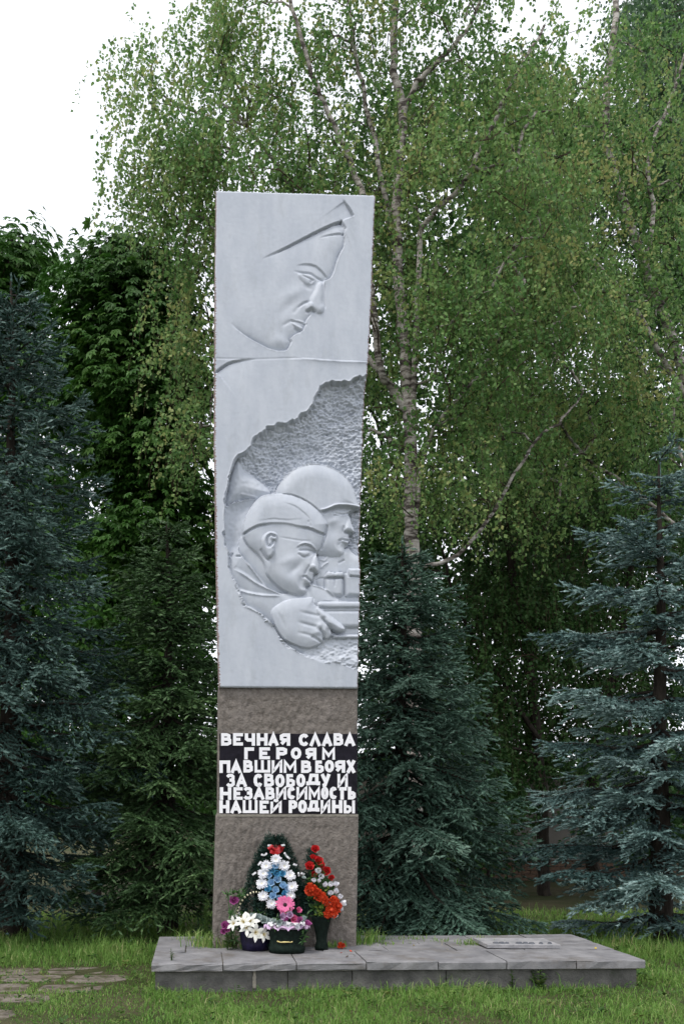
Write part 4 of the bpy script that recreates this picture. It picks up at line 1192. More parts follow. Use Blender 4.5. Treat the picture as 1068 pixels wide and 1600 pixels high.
# ------------------------------------------------------------------ spruces
def needles(SP, SD, SR, rng, K=6, span=0.042, nl=(0.024, 0.038), wa=0.007, wc=0.006, lean=0.8, core=0.015):
    """shoots: a slim solid spindle with K flat needles round it"""
    n = len(SP)
    A = unit(np.cross(SD, rng.normal(0, 1, (n, 3)))); B = np.cross(SD, A)
    ph = (np.arange(K) * 2.399)[None] + rng.uniform(0, 6.28, (n, 1))
    radial = A[:, None] * np.cos(ph)[..., None] + B[:, None] * np.sin(ph)[..., None]
    tpos = (np.linspace(-span, span, K)[None] + rng.normal(0, 0.004, (n, K)))[..., None]
    base_p = SP[:, None] + SD[:, None] * tpos
    ln = rng.uniform(nl[0], nl[1], (n, K))[..., None]
    tip = base_p + (SD[:, None] * 0.9 + radial * lean + np.array([0, 0, 0.10])) * ln
    w = SD[:, None] * wa + 0 * radial
    cr = np.cross(np.broadcast_to(SD[:, None], radial.shape), radial) * wc
    V = np.stack([base_p - w - cr, base_p + w + cr, tip], 2).reshape(-1, 3)
    F = np.arange(len(V)).reshape(-1, 3)
    R_ = np.repeat(SR, K) + rng.normal(0, 0.10, n * K)
    if core:
        c0 = SP - SD * span * 1.25; c1 = SP + SD * span * 1.35; cm = SP + SD * span * 0.25
        rg = [cm + (A * math.cos(a) + B * math.sin(a)) * core for a in (0.3, 2.39, 4.49)]
        CV = np.stack([c0, rg[0], rg[1], rg[2], c1], 1).reshape(-1, 3)
        k = np.arange(n)[:, None, None] * 5
        CF = (k + np.array([[0, 2, 1], [0, 3, 2], [0, 1, 3], [4, 1, 2], [4, 2, 3], [4, 3, 1]])[None]).reshape(-1, 3) + len(V)
        V = np.concatenate([V, CV]); F = np.concatenate([F, CF]); R_ = np.concatenate([R_, np.repeat(SR, 6) - 0.05 + np.tile([-.08, -.08, -.08, .08, .08, .08], n)])
    return V, F, np.clip(R_, 0, 1)

def build_spruce(label, px, Y, height, radius, seed, needle, droop=0.10, whorl=0.30, nb=7, tipup=0.16, bare=0.45, top_pow=0.85, hang=0.10, step_=0.085, aim=()):
    rng = np.random.default_rng(seed)
    base = at(px, CY + CAM_H * FPX / Y, Y); base[2] = 0
    t = thing('spruce_tree', base, label, 'tree')
    b = MB()
    zz = np.linspace(-0.05, height, 14)
    P = np.stack([base[0] + 0.015 * np.sin(zz * 2), np.full(14, base[1]), zz], -1)
    b.tube(P, np.interp(zz, [0, height], [0.045 + 0.018 * height, 0.012]), 9)
    SP, SD, SR = [], [], []
    Z3 = np.array([0, 0, 1.0])
    limbs = []
    z = bare
    while z < height - 0.05:
        q = (z - bare) / (height - bare)
        prof = (1 - q) ** top_pow * min(1.0, 0.72 + 0.28 * q / 0.12)
        n_b = max(5, int(nb * (0.65 + 0.45 * prof) + 0.5))
        a0 = rng.uniform(0, 7)
        for k in range(n_b):
            az = a0 + k * 2 * math.pi / n_b + rng.normal(0, 0.18)
            limbs.append((z + rng.normal(0, whorl * 0.25), az, (radius * prof + 0.12) * rng.uniform(0.70, 1.15), q))
        z += whorl * rng.uniform(0.75, 1.2) * (0.70 + 0.45 * (1 - q))
    limbs += [(zq, az, L_, (zq - bare) / (height - bare)) for (zq, az, L_) in aim]
    for z0, az, L_, q in limbs:
        back = math.sin(az) > 0.45
        dirv = np.array([math.cos(az), math.sin(az), 0.0])
        perp = np.array([-dirv[1], dirv[0], 0.0])
        dr = droop * (1.0 - 0.8 * q) + rng.normal(0, 0.03)
        lift = 0.55 * max(0.0, q - 0.45)
        ph = rng.uniform(0, 6)
        def axis(s):
            s = np.asarray(s, float)
            zc = z0 + L_ * (-dr * 2.1 * s + tipup * s ** 3 + lift * s + 0.02 * np.sin(s * 9 + ph))
            sway = 0.05 * L_ * np.sin(s * 5 + ph) * s
            return np.stack([base[0] + dirv[0] * L_ * s + perp[0] * sway, base[1] + dirv[1] * L_ * s + perp[1] * sway, zc], -1)
        b.tube(axis(np.linspace(0, 1, 7)), np.linspace(0.012 + 0.010 * L_, 0.004, 7), 4, cap=False)
        stp = step_ if not back else step_ * 2.2
        ss = np.arange(0.06 if L_ > 0.6 else 0.02, 1.0, stp / L_)
        ss = np.clip(ss + rng.normal(0, 0.3 * stp / L_, len(ss)), 0.02, 0.99)
        tone = rng.normal(0, 0.13)
        PA = axis(ss); TA = unit(axis(np.minimum(1, ss + .05)) - axis(ss - .05))
        for s, p, tan in zip(ss, PA, TA):
            for sg in (-1, 1):
                l = (0.50 * L_ * (1 - s) ** 0.70 * min(1.0, 0.35 + s * 1.6) + 0.07) * rng.uniform(0.65, 1.2)
                l = min(l, 0.66)
                dv = unit(tan * rng.uniform(0.55, 0.9) + perp * sg * rng.uniform(0.55, 0.85) + Z3 * rng.normal(-0.12, 0.12))
                m = max(1, int(l / 0.080))
                u = (np.arange(m) + 0.5) / m
                pts = p + dv * (u * l)[:, None] - Z3 * ((0.5 + 2.0 * droop) * (u * l) ** 2 * 0.6)[:, None]
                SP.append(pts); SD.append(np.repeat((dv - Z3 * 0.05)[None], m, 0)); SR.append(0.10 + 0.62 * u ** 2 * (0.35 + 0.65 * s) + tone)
                for s2 in (-1, 1):
                    kk = np.arange(m)[rng.random(m) < (0.55 if not back else 0.25)]
                    if not len(kk): continue
                    d2 = unit(dv * 0.75 + np.cross(Z3, dv) * s2 * 0.65 - Z3 * (hang * 4.0) * rng.random((len(kk), 1)) + rng.normal(0, 0.15, (len(kk), 3)))
                    ext = 0.045 + 0.05 * rng.random(len(kk))[:, None]
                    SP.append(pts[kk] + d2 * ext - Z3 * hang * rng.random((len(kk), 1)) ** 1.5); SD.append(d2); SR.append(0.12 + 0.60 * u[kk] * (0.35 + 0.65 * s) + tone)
        p = axis(np.linspace(0.3, 1.0, max(3, int(L_ / 0.06))))
        SP.append(p); SD.append(np.repeat(unit(axis(1.0) - axis(0.9))[None], len(p), 0)); SR.append(np.full(len(p), 0.5 + tone))
    top = np.stack([np.full(12, base[0]), np.full(12, base[1]), np.linspace(height - 0.5, height + 0.06, 12)], -1)
    SP.append(top); SD.append(np.repeat([[0, 0, 1.0]], 12, 0)); SR.append(np.full(12, 0.4))
    SP, SD, SR = np.concatenate(SP), unit(np.concatenate(SD)), np.concatenate(SR)
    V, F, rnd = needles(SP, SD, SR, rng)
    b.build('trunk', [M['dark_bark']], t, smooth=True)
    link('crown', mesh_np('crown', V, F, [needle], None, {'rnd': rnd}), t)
    return len(F)

build_spruce('large dark blue spruce crowding the frame beside the chestnut trees', 18, 12.6, 8.0, 1.80, 201, M['deep_needle'], 0.15, 0.36, 8, 0.2, 0.70, 0.55, 0.12, 0.100)
build_spruce('dark green conical spruce close to the left side of the stele', 262, 12.9, 5.15, 1.42, 202, M['green_needle'], 0.20, 0.22, 8, 0.14, 0.55, 0.66, 0.12, 0.090)
build_spruce('dense grey green spruce close to the right side of the stele', 628, 12.6, 4.85, 1.74, 203, M['grey_needle'], 0.22, 0.22, 8, 0.14, 0.42, 0.66, 0.13, 0.092)
build_spruce('pale blue spruce with open flat tiers near the end of the plinth', 1030, 12.2, 5.75, 1.80, 204, M['blue_needle'], 0.09, 0.50, 8, 0.10, 0.42, 0.60, 0.05, 0.092,
             aim=((3.70, 3.05, 1.50), (2.35, 3.3, 1.6), (1.55, 3.5, 1.35), (1.15, 2.9, 1.1), (0.62, 3.6, 1.35), (2.9, 3.6, 1.6)))

# ------------------------------------------------------------------ grass and weeds
def blade_mesh(P, h, w, lean, rng, rnd):
    """curved three-faced blades: base P, height h, width w"""
    n = len(P)
    a = rng.uniform(0, 2 * math.pi, n)
    S = np.stack([np.cos(a), np.sin(a), np.zeros(n)], -1) * (w / 2)[:, None]
    b = rng.uniform(0, 2 * math.pi, n)
    Lv = np.stack([np.cos(b), np.sin(b), np.zeros(n)], -1) * (lean * h)[:, None]
    Z = np.array([0, 0, 1.0])
    mid = P + Lv * 0.32 + Z * (h * 0.58)[:, None]
    tip = P + Lv + Z * (h * np.clip(1.0 - lean * 0.35, 0.3, 1))[:, None]
    V = np.stack([P - S, P + S, mid + S * 0.75, mid - S * 0.75, tip], 1).reshape(-1, 3)
    k = np.arange(n)[:, None] * 5
    return V, k + np.array([[0, 1, 2, 3]]), k + np.array([[3, 2, 4]]), np.concatenate([rnd, rnd])

def lawn():
    rng = np.random.default_rng(61)
    n = 440000
    Yg = rng.uniform(7.05, 15.5, n)
    X = rng.uniform(-5.5, 8.5, n)
    P = np.stack([X, Yg, np.full(n, -0.02)], -1)
    u, v = px_of(P)
    pat = np.sin(X * 2.1 + 0.6) * np.sin(Yg * 2.7) + 0.6 * np.sin(X * 5.3 + Yg * 1.7) + 0.4 * np.sin(Yg * 9 - X * 3)
    keep = (u > -70) & (u < 1140)
    keep &= ~((X > XL + 0.03) & (X < XR - 0.05) & (Yg > YF + 0.03) & (Yg < YB - 0.02))
    dens = np.interp(Yg, [7, 9, 11, 13, 15.5], [1.0, 0.9, 0.6, 0.36, 0.14])
    for (sx, sy, sw, sdp) in SLABS:
        ins = (np.abs(X - sx) < sw * 0.46) & (np.abs(Yg - sy) < sdp * 0.46)
        dens = np.where(ins, dens * np.clip(0.03 + 0.40 * (pat - 0.25), 0.025, 0.5), dens)
    band = (X < XL - 0.05) & (Yg > 8.35) & (Yg < 10.4)
    dens = np.where(band, dens * 0.75, dens)
    keep &= rng.random(n) < dens * np.clip(0.72 + 0.25 * pat, 0.25, 1)
    P, X, Yg, pat = P[keep], X[keep], Yg[keep], pat[keep]
    n = len(P)
    h = rng.gamma(3.0, 0.0135, n) + 0.014
    h *= np.interp(Yg, [7, 8.7, 10.4, 11.2, 12.5, 15.5], [0.88, 0.85, 1.1, 1.7, 1.7, 1.3])
    near = (Yg > YF - 0.22) & (Yg < YF + 0.05) & (X > XL - 0.1)
    h = np.where(near, h * 1.25, h)
    h = np.where((X < XL - 0.03) & (Yg < 10.4), h * 0.5, h)
    h *= np.clip(1 + 0.28 * pat, 0.5, 1.6)
    w = rng.uniform(0.0045, 0.008, n) * np.interp(Yg, [7, 15], [1, 1.7])
    rnd = np.clip(rng.normal(0.40, 0.17, n) + 0.10 * pat + (rng.random(n) < 0.035) * 0.5, 0, 1)
    V, F4, F3, R_ = blade_mesh(P, h, w, rng.uniform(0.1, 0.95, n), rng, rnd)
    return mesh_np('lawn_grass', V, [F4, F3], [M['grass']], None, {'rnd': R_})
tag(link('lawn_grass', lawn()), 'lush green grass growing round the plinth and under the trees', 'grass', None, 'stuff')

def lawn_weeds():
    """clover, plantain rosettes and dropped leaves between the grass blades"""
    rng = np.random.default_rng(64)
    k = 900
    Yg = rng.uniform(7.1, 12.5, k); X = rng.uniform(-4.5, 6.5, k)
    ok = ~((X > XL - .05) & (X < XR + .05) & (Yg > YF - .03) & (Yg < YB + .05))
    X, Yg = X[ok], Yg[ok]; k = len(X)
    idx = np.repeat(np.arange(k), 7); n = len(idx)
    a = rng.uniform(0, 6.28, n)
    P = np.stack([X[idx], Yg[idx], np.full(n, 0.0)], -1) + np.stack([np.cos(a), np.sin(a), np.zeros(n)], -1) * rng.uniform(0, 0.05, n)[:, None] + [0, 0, 1] * rng.uniform(0.005, 0.06, n)[:, None]
    D = unit(np.stack([np.cos(a), np.sin(a), rng.uniform(-0.1, 0.7, n)], -1))
    N = unit(np.cross(np.cross(D, np.array([0, 0, 1.0])), D))
    sz = rng.uniform(0.6, 1.4, k)[idx] * rng.uniform(0.8, 1.2, n)
    V, F, R_ = leaves(P, D, N, 0.040 * sz, 0.026 * sz, np.clip(rng.normal(.4, .3, k)[idx], 0, 1))
    return mesh_np('lawn_weeds', V, F, [M['weed']], None, {'rnd': R_})
tag(link('lawn_weeds', lawn_weeds()), 'clover and small broad-leaved weeds among the lawn grass', 'weeds', None, 'stuff')

def tufts():
    """grass and small weeds rooted in the joints at the foot of the stele"""
    rng = np.random.default_rng(62)
    spots = [(322, 1478, 0.09, 150, 0.20), (340, 1480, 0.07, 90, 0.13), (360, 1478, 0.08, 120, 0.15), (380, 1482, 0.05, 40, 0.10), (548, 1476, 0.10, 170, 0.15), (572, 1472, 0.10, 130, 0.18), (520, 1481, 0.06, 60, 0.10),
             (590, 1468, 0.10, 60, 0.09), (640, 1467, 0.09, 60, 0.06), (610, 1474, 0.1, 40, 0.05), (735, 1476, 0.09, 110, 0.09), (750, 1470, 0.05, 50, 0.08), (310, 1468, 0.12, 60, 0.12), (690, 1470, 0.12, 30, 0.05)]
    Ps, hs = [], []
    for (x, y, r, k, h) in spots:
        c = gnd(x, y, PLZ)
        Ps.append(c + rng.normal(0, 1, (k, 3)) * np.array([r, r * 0.6, 0]) - np.array([0, 0, 0.008])); hs.append(h * rng.uniform(0.35, 1.15, k))
    P, h = np.concatenate(Ps), np.concatenate(hs)
    P[:, 1] = np.clip(P[:, 1], YF + 0.1, YB - 0.03)
    n = len(P)
    V, F4, F3, R_ = blade_mesh(P, h, rng.uniform(0.006, 0.011, n), rng.uniform(0.15, 0.8, n), rng, np.clip(rng.normal(0.55, 0.2, n), 0, 1))
    return mesh_np('plinth_grass', V, [F4, F3], [M['grass']], None, {'rnd': R_})
tag(link('plinth_grass', tufts()), 'grass tufts sprouting from the plinth joints at the foot of the stele', 'grass', None, 'stuff')

def weed(label, px, py, z, h, n_leaf, seed, leaf=(0.05, 0.014), stems=1, spread=0.02, name='weed'):
    rng = np.random.default_rng(seed)
    c = gnd(px, py, z)
    t = thing(name, c, label, 'weed')
    b = MB(); Ps, Ds, Ns, Ls, Ws, Rs = [], [], [], [], [], []
    for k in range(stems):
        d = rng.normal(0, 0.12, 2)
        zz = np.linspace(-0.01, h * rng.uniform(0.75, 1.0), 7)
        st = c + np.stack([rng.normal(0, spread) + d[0] * zz, rng.normal(0, spread) + d[1] * zz, zz], -1)
        b.tube(st, np.linspace(0.004, 0.0015, 7), 4)
        m = n_leaf
        f = rng.uniform(0.12, 1.0, m) * 5.99
        i = f.astype(int); q = (f - i)[:, None]
        P = st[i] * (1 - q) + st[i + 1] * q
        a = rng.uniform(0, 2 * math.pi, m)
        D = unit(np.stack([np.cos(a), np.sin(a), rng.uniform(0.0, 0.7, m)], -1))
        Ps.append(P); Ds.append(D); Ns.append(unit(np.cross(D, rng.normal(0, 0.3, (m, 3)) + [0, 0, 1.0])))
        sc = (1.15 - 0.6 * f / 6) * rng.uniform(0.7, 1.2, m)
        Ls.append(leaf[0] * sc); Ws.append(leaf[1] * sc); Rs.append(np.clip(rng.normal(0.45, 0.25, m), 0, 1))
    D = np.concatenate(Ds); N = unit(np.cross(np.cross(D, np.array([0, 0, 1.0])), D))
    V, F, R_ = leaves(np.concatenate(Ps), D, N, np.concatenate(Ls), np.concatenate(Ws), np.concatenate(Rs))
    b.build('stem', [M['weed']], t)
    link('foliage', mesh_np('foliage', V, F, [M['weed']], None, {'rnd': R_}), t)
weed('tall narrow-leaved weed at the left edge of the stele', 322, 1476, PLZ, 0.48, 60, 301, (0.07, 0.012), 4, 0.025)
weed('small leafy weed sprouting from the rolled plinth edge', 268, 1500, PLZ, 0.10, 14, 302, (0.035, 0.012), 2, 0.01)
weed('broad-leaved weed against the plinth front under the plaque', 842, 1544, 0, 0.17, 26, 303, (0.065, 0.034), 3, 0.03)
weed('spreading weed with feathery leaves at the foot of the flower baskets', 364, 1482, PLZ, 0.20, 40, 304, (0.05, 0.014), 5, 0.04)
weed('seedy weed standing behind the plinth beside the dense spruce', 700, 1458, 0, 0.30, 34, 305, (0.05, 0.012), 3, 0.05)
weed('upright weed growing behind the right end of the plinth', 885, 1456, 0, 0.26, 36, 306, (0.055, 0.014), 3, 0.05)
weed('pale weed at the plinth front below the cracked slab', 800, 1542, 0, 0.24, 26, 307, (0.04, 0.010), 3, 0.03)

# ------------------------------------------------------------------ wreath, baskets and flowers at the foot of the stele
def fmat(n, c, v=None, **k): return mat(n, c, k.get('rough', 0.6), 0.25, var=v, scale=60, trans=k.get('trans', 0.15))
FM = {'white': fmat('white_petal', (0.75, 0.75, 0.80), (0.82, 0.82, 0.84)), 'blue': fmat('blue_petal', (0.10, 0.42, 0.66), (0.22, 0.56, 0.76)), 'paleblue': fmat('pale_blue_petal', (0.36, 0.58, 0.80), (0.52, 0.71, 0.86)),
      'red': fmat('red_petal', (0.52, 0.015, 0.02), (0.68, 0.05, 0.05)), 'orange': fmat('orange_red_petal', (0.55, 0.035, 0.012), (0.70, 0.10, 0.03)), 'pink': fmat('pink_petal', (0.66, 0.10, 0.28), (0.76, 0.25, 0.42)),
      'magenta': fmat('magenta_petal', (0.36, 0.06, 0.26), (0.52, 0.16, 0.38)), 'lily': fmat('lily_petal', (0.74, 0.74, 0.66), (0.84, 0.84, 0.80)), 'mint': fmat('pale_mint_petal', (0.40, 0.48, 0.47), (0.55, 0.62, 0.60)),
      'lilac': fmat('lilac_lace', (0.52, 0.36, 0.56), (0.68, 0.50, 0.66)), 'yellow': fmat('yellow_centre', (0.60, 0.44, 0.06)), 'dark': mat('dark_flower_centre', (0.03, 0.01, 0.015), 0.7), 'green': mat('plastic_leaf', (0.03, 0.085, 0.025), 0.45, 0.4, var=(0.06, 0.14, 0.03), scale=30),
      'lime': mat('lime_leaf', (0.14, 0.20, 0.03), 0.5, 0.3), 'basket': mat('black_green_basket', (0.003, 0.006, 0.0045), 0.75, 0.12, var=(0.010, 0.020, 0.015), scale=30, bump=0.003, bscale=90),
      'violet': mat('dark_violet_wrap', (0.006, 0.005, 0.018), 0.4, 0.35, var=(0.018, 0.014, 0.05), scale=14, bump=0.004, bscale=40), 'ribbon': mat('red_ribbon', (0.42, 0.01, 0.015), 0.3, 0.5), 'wribbon': mat('white_ribbon', (0.72, 0.72, 0.74), 0.35, 0.5),
      'gold': mat('gold_braid', (0.62, 0.50, 0.20), 0.35, 0.5), 'cream': mat('cream_braid', (0.72, 0.66, 0.46), 0.5, 0.3), 'fir': mat('artificial_fir', (0.008, 0.026, 0.020), 0.5, 0.3, var=[(0.014, 0.042, 0.030), (0.03, 0.07, 0.05)], attr='rnd')}

def petal_ring(b, n, r0, ln, wd, elev, curl, mi, ph=0.0, z=0.0, rng=None, tipw=0.5):
    """n petals round the z axis: elev = rise angle in degrees at the base, curl = change towards the tip"""
    for k in range(n):
        a = ph + k * 2 * math.pi / n + (rng.normal(0, 0.06) if rng is not None else 0)
        d = np.array([math.cos(a), math.sin(a), 0]); s = np.array([-d[1], d[0], 0])
        pts, ang, p = [], elev, d * r0 + np.array([0, 0, z])
        m = 3
        L_ = ln * (rng.uniform(0.88, 1.1) if rng is not None else 1)
        for j in range(m + 1):
            q = j / m
            ww = wd * (0.35 + 1.3 * q if q < 0.5 else 1.0 - (1.0 - tipw) * ((q - 0.5) / 0.5) ** 1.5) / 2
            pts += [p - s * ww, p + s * ww]
            e = RAD(ang + curl * q)
            p = p + (d * math.cos(e) + np.array([0, 0, math.sin(e)])) * L_ / m
        b.add(np.array(pts), [[2 * j, 2 * j + 1, 2 * j + 3, 2 * j + 2] for j in range(m)], mi)

def dome(b, r, h, mi, n=10, z=0.0):
    b.lathe([(r, z), (r * 0.85, z + h * 0.55), (r * 0.45, z + h * 0.92), (0.0005, z + h)], (0, 0, 0), n, mi)

FLOWER = {}
def flower_mesh(kind, var):
    if (kind, var) in FLOWER: return FLOWER[(kind, var)]
    rng = np.random.default_rng(abs(hash_(kind)) % 9999 + var)
    b = MB()
    if kind in ('daisy', 'gerbera'):
        n = 16 if kind == 'daisy' else 22
        for k, (r, e, z) in enumerate(((1.0, 8, 0.0), (0.84, 22, 0.05), (0.62, 42, 0.08)) if kind == 'daisy' else ((1.0, 6, 0.0), (0.80, 20, 0.06))):
            petal_ring(b, n - 2 * k, 0.08, r * 0.92, 0.30, e, -14, 0, k * 0.2, z, rng, 0.55)
        dome(b, 0.16 if kind == 'daisy' else 0.24, 0.16, 1, z=0.06)
    elif kind == 'rose':
        for k, (n, r, e, c, z) in enumerate(((5, 0.80, 40, 25, -0.15), (5, 0.66, 58, 22, -0.08), (4, 0.52, 72, 18, 0.0), (3, 0.36, 84, 10, 0.08))):
            petal_ring(b, n, 0.14 - 0.025 * k, r, 0.95 - 0.17 * k, e, c, 0, k * 0.6, z, rng, 0.75)
        dome(b, 0.13, 0.5, 0)
    elif kind == 'lily':
        petal_ring(b, 3, 0.05, 1.05, 0.46, 42, -62, 0, 0, 0, rng, 0.06)
        petal_ring(b, 3, 0.05, 1.05, 0.52, 36, -56, 0, math.pi / 3, 0.01, rng, 0.06)
        for k in range(6):
            a = k * 1.047 + 0.2
            b.tube(np.array([[0, 0, 0], [0.12 * math.cos(a), 0.12 * math.sin(a), 0.3], [0.22 * math.cos(a), 0.22 * math.sin(a), 0.46]]), 0.022, 4, 1)
    elif kind == 'tulip':
        petal_ring(b, 3, 0.10, 1.15, 0.85, 52, 50, 0, 0, -0.3, rng, 0.35)
        petal_ring(b, 3, 0.08, 1.10, 0.85, 60, 44, 0, math.pi / 3, -0.28, rng, 0.35)
        petal_ring(b, 4, 0.05, 0.5, 0.25, -20, 40, 1, 0.3, -0.32, rng, 0.1)
    elif kind == 'carnation':
        for k in range(90):
            d = unit(rng.normal(0, 1, 3) * [1, 1, 0.8] + [0, 0, 0.5])
            if d[2] < -0.1: continue
            t1 = unit(np.cross(d, rng.normal(0, 1, 3))); t2 = np.cross(d, t1)
            r0 = rng.uniform(0.35, 0.62); q = d * r0; L_, w_ = rng.uniform(0.30, 0.46), rng.uniform(0.14, 0.24)
            e1 = d * 0.85 + t2 * rng.uniform(-0.5, 0.5)
            P = [q - t1 * w_ * 0.4, q + t1 * w_ * 0.4, q + e1 * L_ * 0.6 + t1 * w_, q + e1 * L_ * 0.6 - t1 * w_, q + e1 * L_ + t1 * w_ * 0.9 + t2 * 0.09, q + e1 * L_ - t1 * w_ * 0.9 - t2 * 0.09]
            b.add(np.array(P), [[0, 1, 2, 3], [3, 2, 4, 5]], 0)
        dome(b, 0.5, 0.5, 0)
    FLOWER[(kind, var)] = b
    return b
def hash_(s): return sum((i + 3) * ord(c) for i, c in enumerate(s))

def put_flower(kind, px, py, Y, r_px, mats, parent, name, face=(0, -1, 0.45), jit=0.25, rng=None):
    b = flower_mesh(kind, int(rng.integers(0, 3)))
    n = unit(np.array(face, float) + rng.normal(0, jit, 3))
    x = unit(np.cross(n, [0.1, 0.05, 1.0])); y = np.cross(n, x)
    a = rng.uniform(0, 6.28)
    x, y = x * math.cos(a) + y * math.sin(a), -x * math.sin(a) + y * math.cos(a)
    c = at(px, py, Y)
    R_ = r_px * 1.16 * Y / FPX
    V = np.concatenate(b.v) @ np.stack([x, y, n]) * R_ + c
    ks = sorted(b.f)
    me = mesh_np(name, V, [np.concatenate(b.f[k]) for k in ks], mats, np.concatenate([np.concatenate(b.m[k]) for k in ks]), None, True)
    return link(name, me, parent)

RFL = np.random.default_rng(70)
def sprig(parent, name, pts, m, rng, n=10, ln=0.06, wd=0.016, up=0.4):
    """cluster of narrow leaves round the given points"""
    P = np.repeat(np.asarray(pts), n, 0)
    k = len(P)
    D = unit(rng.normal(0, 0.7, (k, 3)) + np.array([0, -0.35, up]))
    V, F, R_ = leaves(P, D, unit(rng.normal(0, 1, (k, 3)) + [0, -.5, .5]), rng.uniform(0.6, 1.2, k) * ln, rng.uniform(0.7, 1.2, k) * wd, np.clip(rng.normal(.5, .2, k), 0, 1))
    return link(name, mesh_np(name, V, F, [m], None, {'rnd': R_}), parent)

# --- fir wreath leaning on the stele
def wy(py): return 9.72 + (1488 - py) / 185 * 0.12
wreath = thing('memorial_wreath', (*at(430, 1484, 9.72)[:2], PLZ), 'tall dark fir wreath with white and blue flowers leaning on the stele', 'wreath')
def half_w(py): return np.interp(py, [1304, 1312, 1325, 1345, 1370, 1400, 1440, 1486], [5, 11, 20, 29, 38, 47, 50, 42])
rng = np.random.default_rng(71)
SP, SD = [], []
for k in range(560):
    py = rng.uniform(1308, 1482); e = rng.uniform(-1, 1)
    px = 430 + e * half_w(py) * 0.86 + rng.normal(0, 1) - (py - 1304) * 0.02
    SP.append(at(px, py, wy(py) - 0.05 - 0.03 * (1 - e * e) + rng.normal(0, 0.01)))
    out = np.array([e * 1.0, -0.55, 0.55 - 0.9 * (py - 1304) / 180])
    SD.append(out + rng.normal(0, 0.3, 3))
for k in range(190):
    py = 1306 + 176 * (k / 190); e = 1 if k % 2 else -1
    SP.append(at(430 + e * half_w(py) * 0.93 - (py - 1304) * 0.02, py, wy(py) - 0.04)); SD.append(np.array([e, -0.15, 0.7 - 0.9 * (py - 1304) / 180]) + rng.normal(0, 0.2, 3))
V, F, R_ = needles(np.array(SP), unit(np.array(SD)), np.full(len(SP), 0.35), rng, 12, 0.030, (0.022, 0.040), 0.006, 0.004, 0.9, 0)
link('fir_foliage', mesh_np('fir_foliage', V, F, [FM['fir']], None, {'rnd': R_}), wreath)
b = MB()
prof = [1310, 1330, 1360, 1390, 1420, 1450, 1488]
VL = np.array([at(430 - half_w(p) * 0.72, p, wy(p)) for p in prof] + [at(430 + half_w(p) * 0.72, p, wy(p)) for p in prof])
VL2 = VL + np.array([0, 0.03, 0]); n = len(prof)
b.add(np.concatenate([VL, VL2]), [[i, n + i, n + i + 1, i + 1] for i in range(n - 1)] + [[2 * n + i, 2 * n + i + 1, 3 * n + i + 1, 3 * n + i] for i in range(n - 1)] +
      [[i, i + 1, 2 * n + i + 1, 2 * n + i] for i in range(n - 1)] + [[n + i, 3 * n + i, 3 * n + i + 1, n + i + 1] for i in range(n - 1)])
b.build('backing', [FM['basket']], wreath)
for (x, y, r) in ((431, 1343.5, 8), (416, 1353, 8), (444, 1353, 8), (410.7, 1365.5, 8), (453, 1368, 8), (409, 1381, 8.5), (456, 1385.6, 8.5), (411.4, 1400, 7.5), (424, 1412, 7.5), (454, 1399, 7)):
    put_flower('daisy', x, y, wy(y) - 0.125, r, [FM['white'], FM['cream']], wreath, 'white_flower', (0, -1, 0.3), 0.15, RFL)
for (x, y, r) in ((430.4, 1352, 6), (424, 1358, 6), (441.5, 1365, 6), (431.7, 1365, 6.5), (420, 1367.5, 6), (433, 1374, 6.5), (424, 1379, 6), (442, 1384, 6), (430.4, 1391, 6), (448.7, 1388, 6), (418.6, 1389, 6), (426, 1400, 6), (445, 1397, 6), (436, 1403, 5)):
    put_flower('rose', x, y, wy(y) - 0.115, r * 1.2, [FM['blue'] if RFL.random() < 0.4 else FM['paleblue'], FM['green']], wreath, 'blue_flower', (0, -1, 0.25), 0.2, RFL)

def ribbon_strip(parent, name, pts, w, m, Y, wave=0.006):
    P = np.array([at(x, y, Y) for x, y in pts]); P = spline(P, 4)
    T = unit(np.gradient(P, axis=0)); S = unit(np.cross(T, [0, 1.0, 0.0])) * w / 2
    P = P + np.array([0, -1, 0]) * (wave * np.sin(np.arange(len(P)) * 1.3))[:, None]
    n = len(P); th = np.array([0, 0.0015, 0])
    b = MB(); b.add(np.concatenate([P - S, P + S, P - S + th, P + S + th]), [[i, i + 1, n + i + 1, n + i] for i in range(n - 1)] + [[2 * n + i, 3 * n + i, 3 * n + i + 1, 2 * n + i + 1] for i in range(n - 1)])
    return b.build(name, [m], parent, smooth=True)
ribbon_strip(wreath, 'red_bow', [(421, 1322), (426, 1328), (430, 1324), (436, 1329), (440, 1322)], 0.055, FM['ribbon'], wy(1325) - 0.115, 0.014)
ribbon_strip(wreath, 'red_bow', [(422, 1330), (430, 1333), (438, 1330)], 0.030, FM['ribbon'], wy(1330) - 0.125, 0.01)
for pts in ([(418, 1321), (423, 1321), (427, 1325)], [(439, 1321), (445, 1320)], [(444, 1332), (448, 1338), (453, 1342)], [(408, 1335), (413, 1336), (417, 1333)], [(403, 1352), (408, 1346)], [(394, 1367), (400, 1363)], [(458, 1350), (464, 1352)], [(466, 1363), (467, 1369)], [(470, 1364), (476, 1366)]):
    ribbon_strip(wreath, 'white_ribbon', pts, 0.018, FM['wribbon'], wy(pts[0][1]) - 0.12)

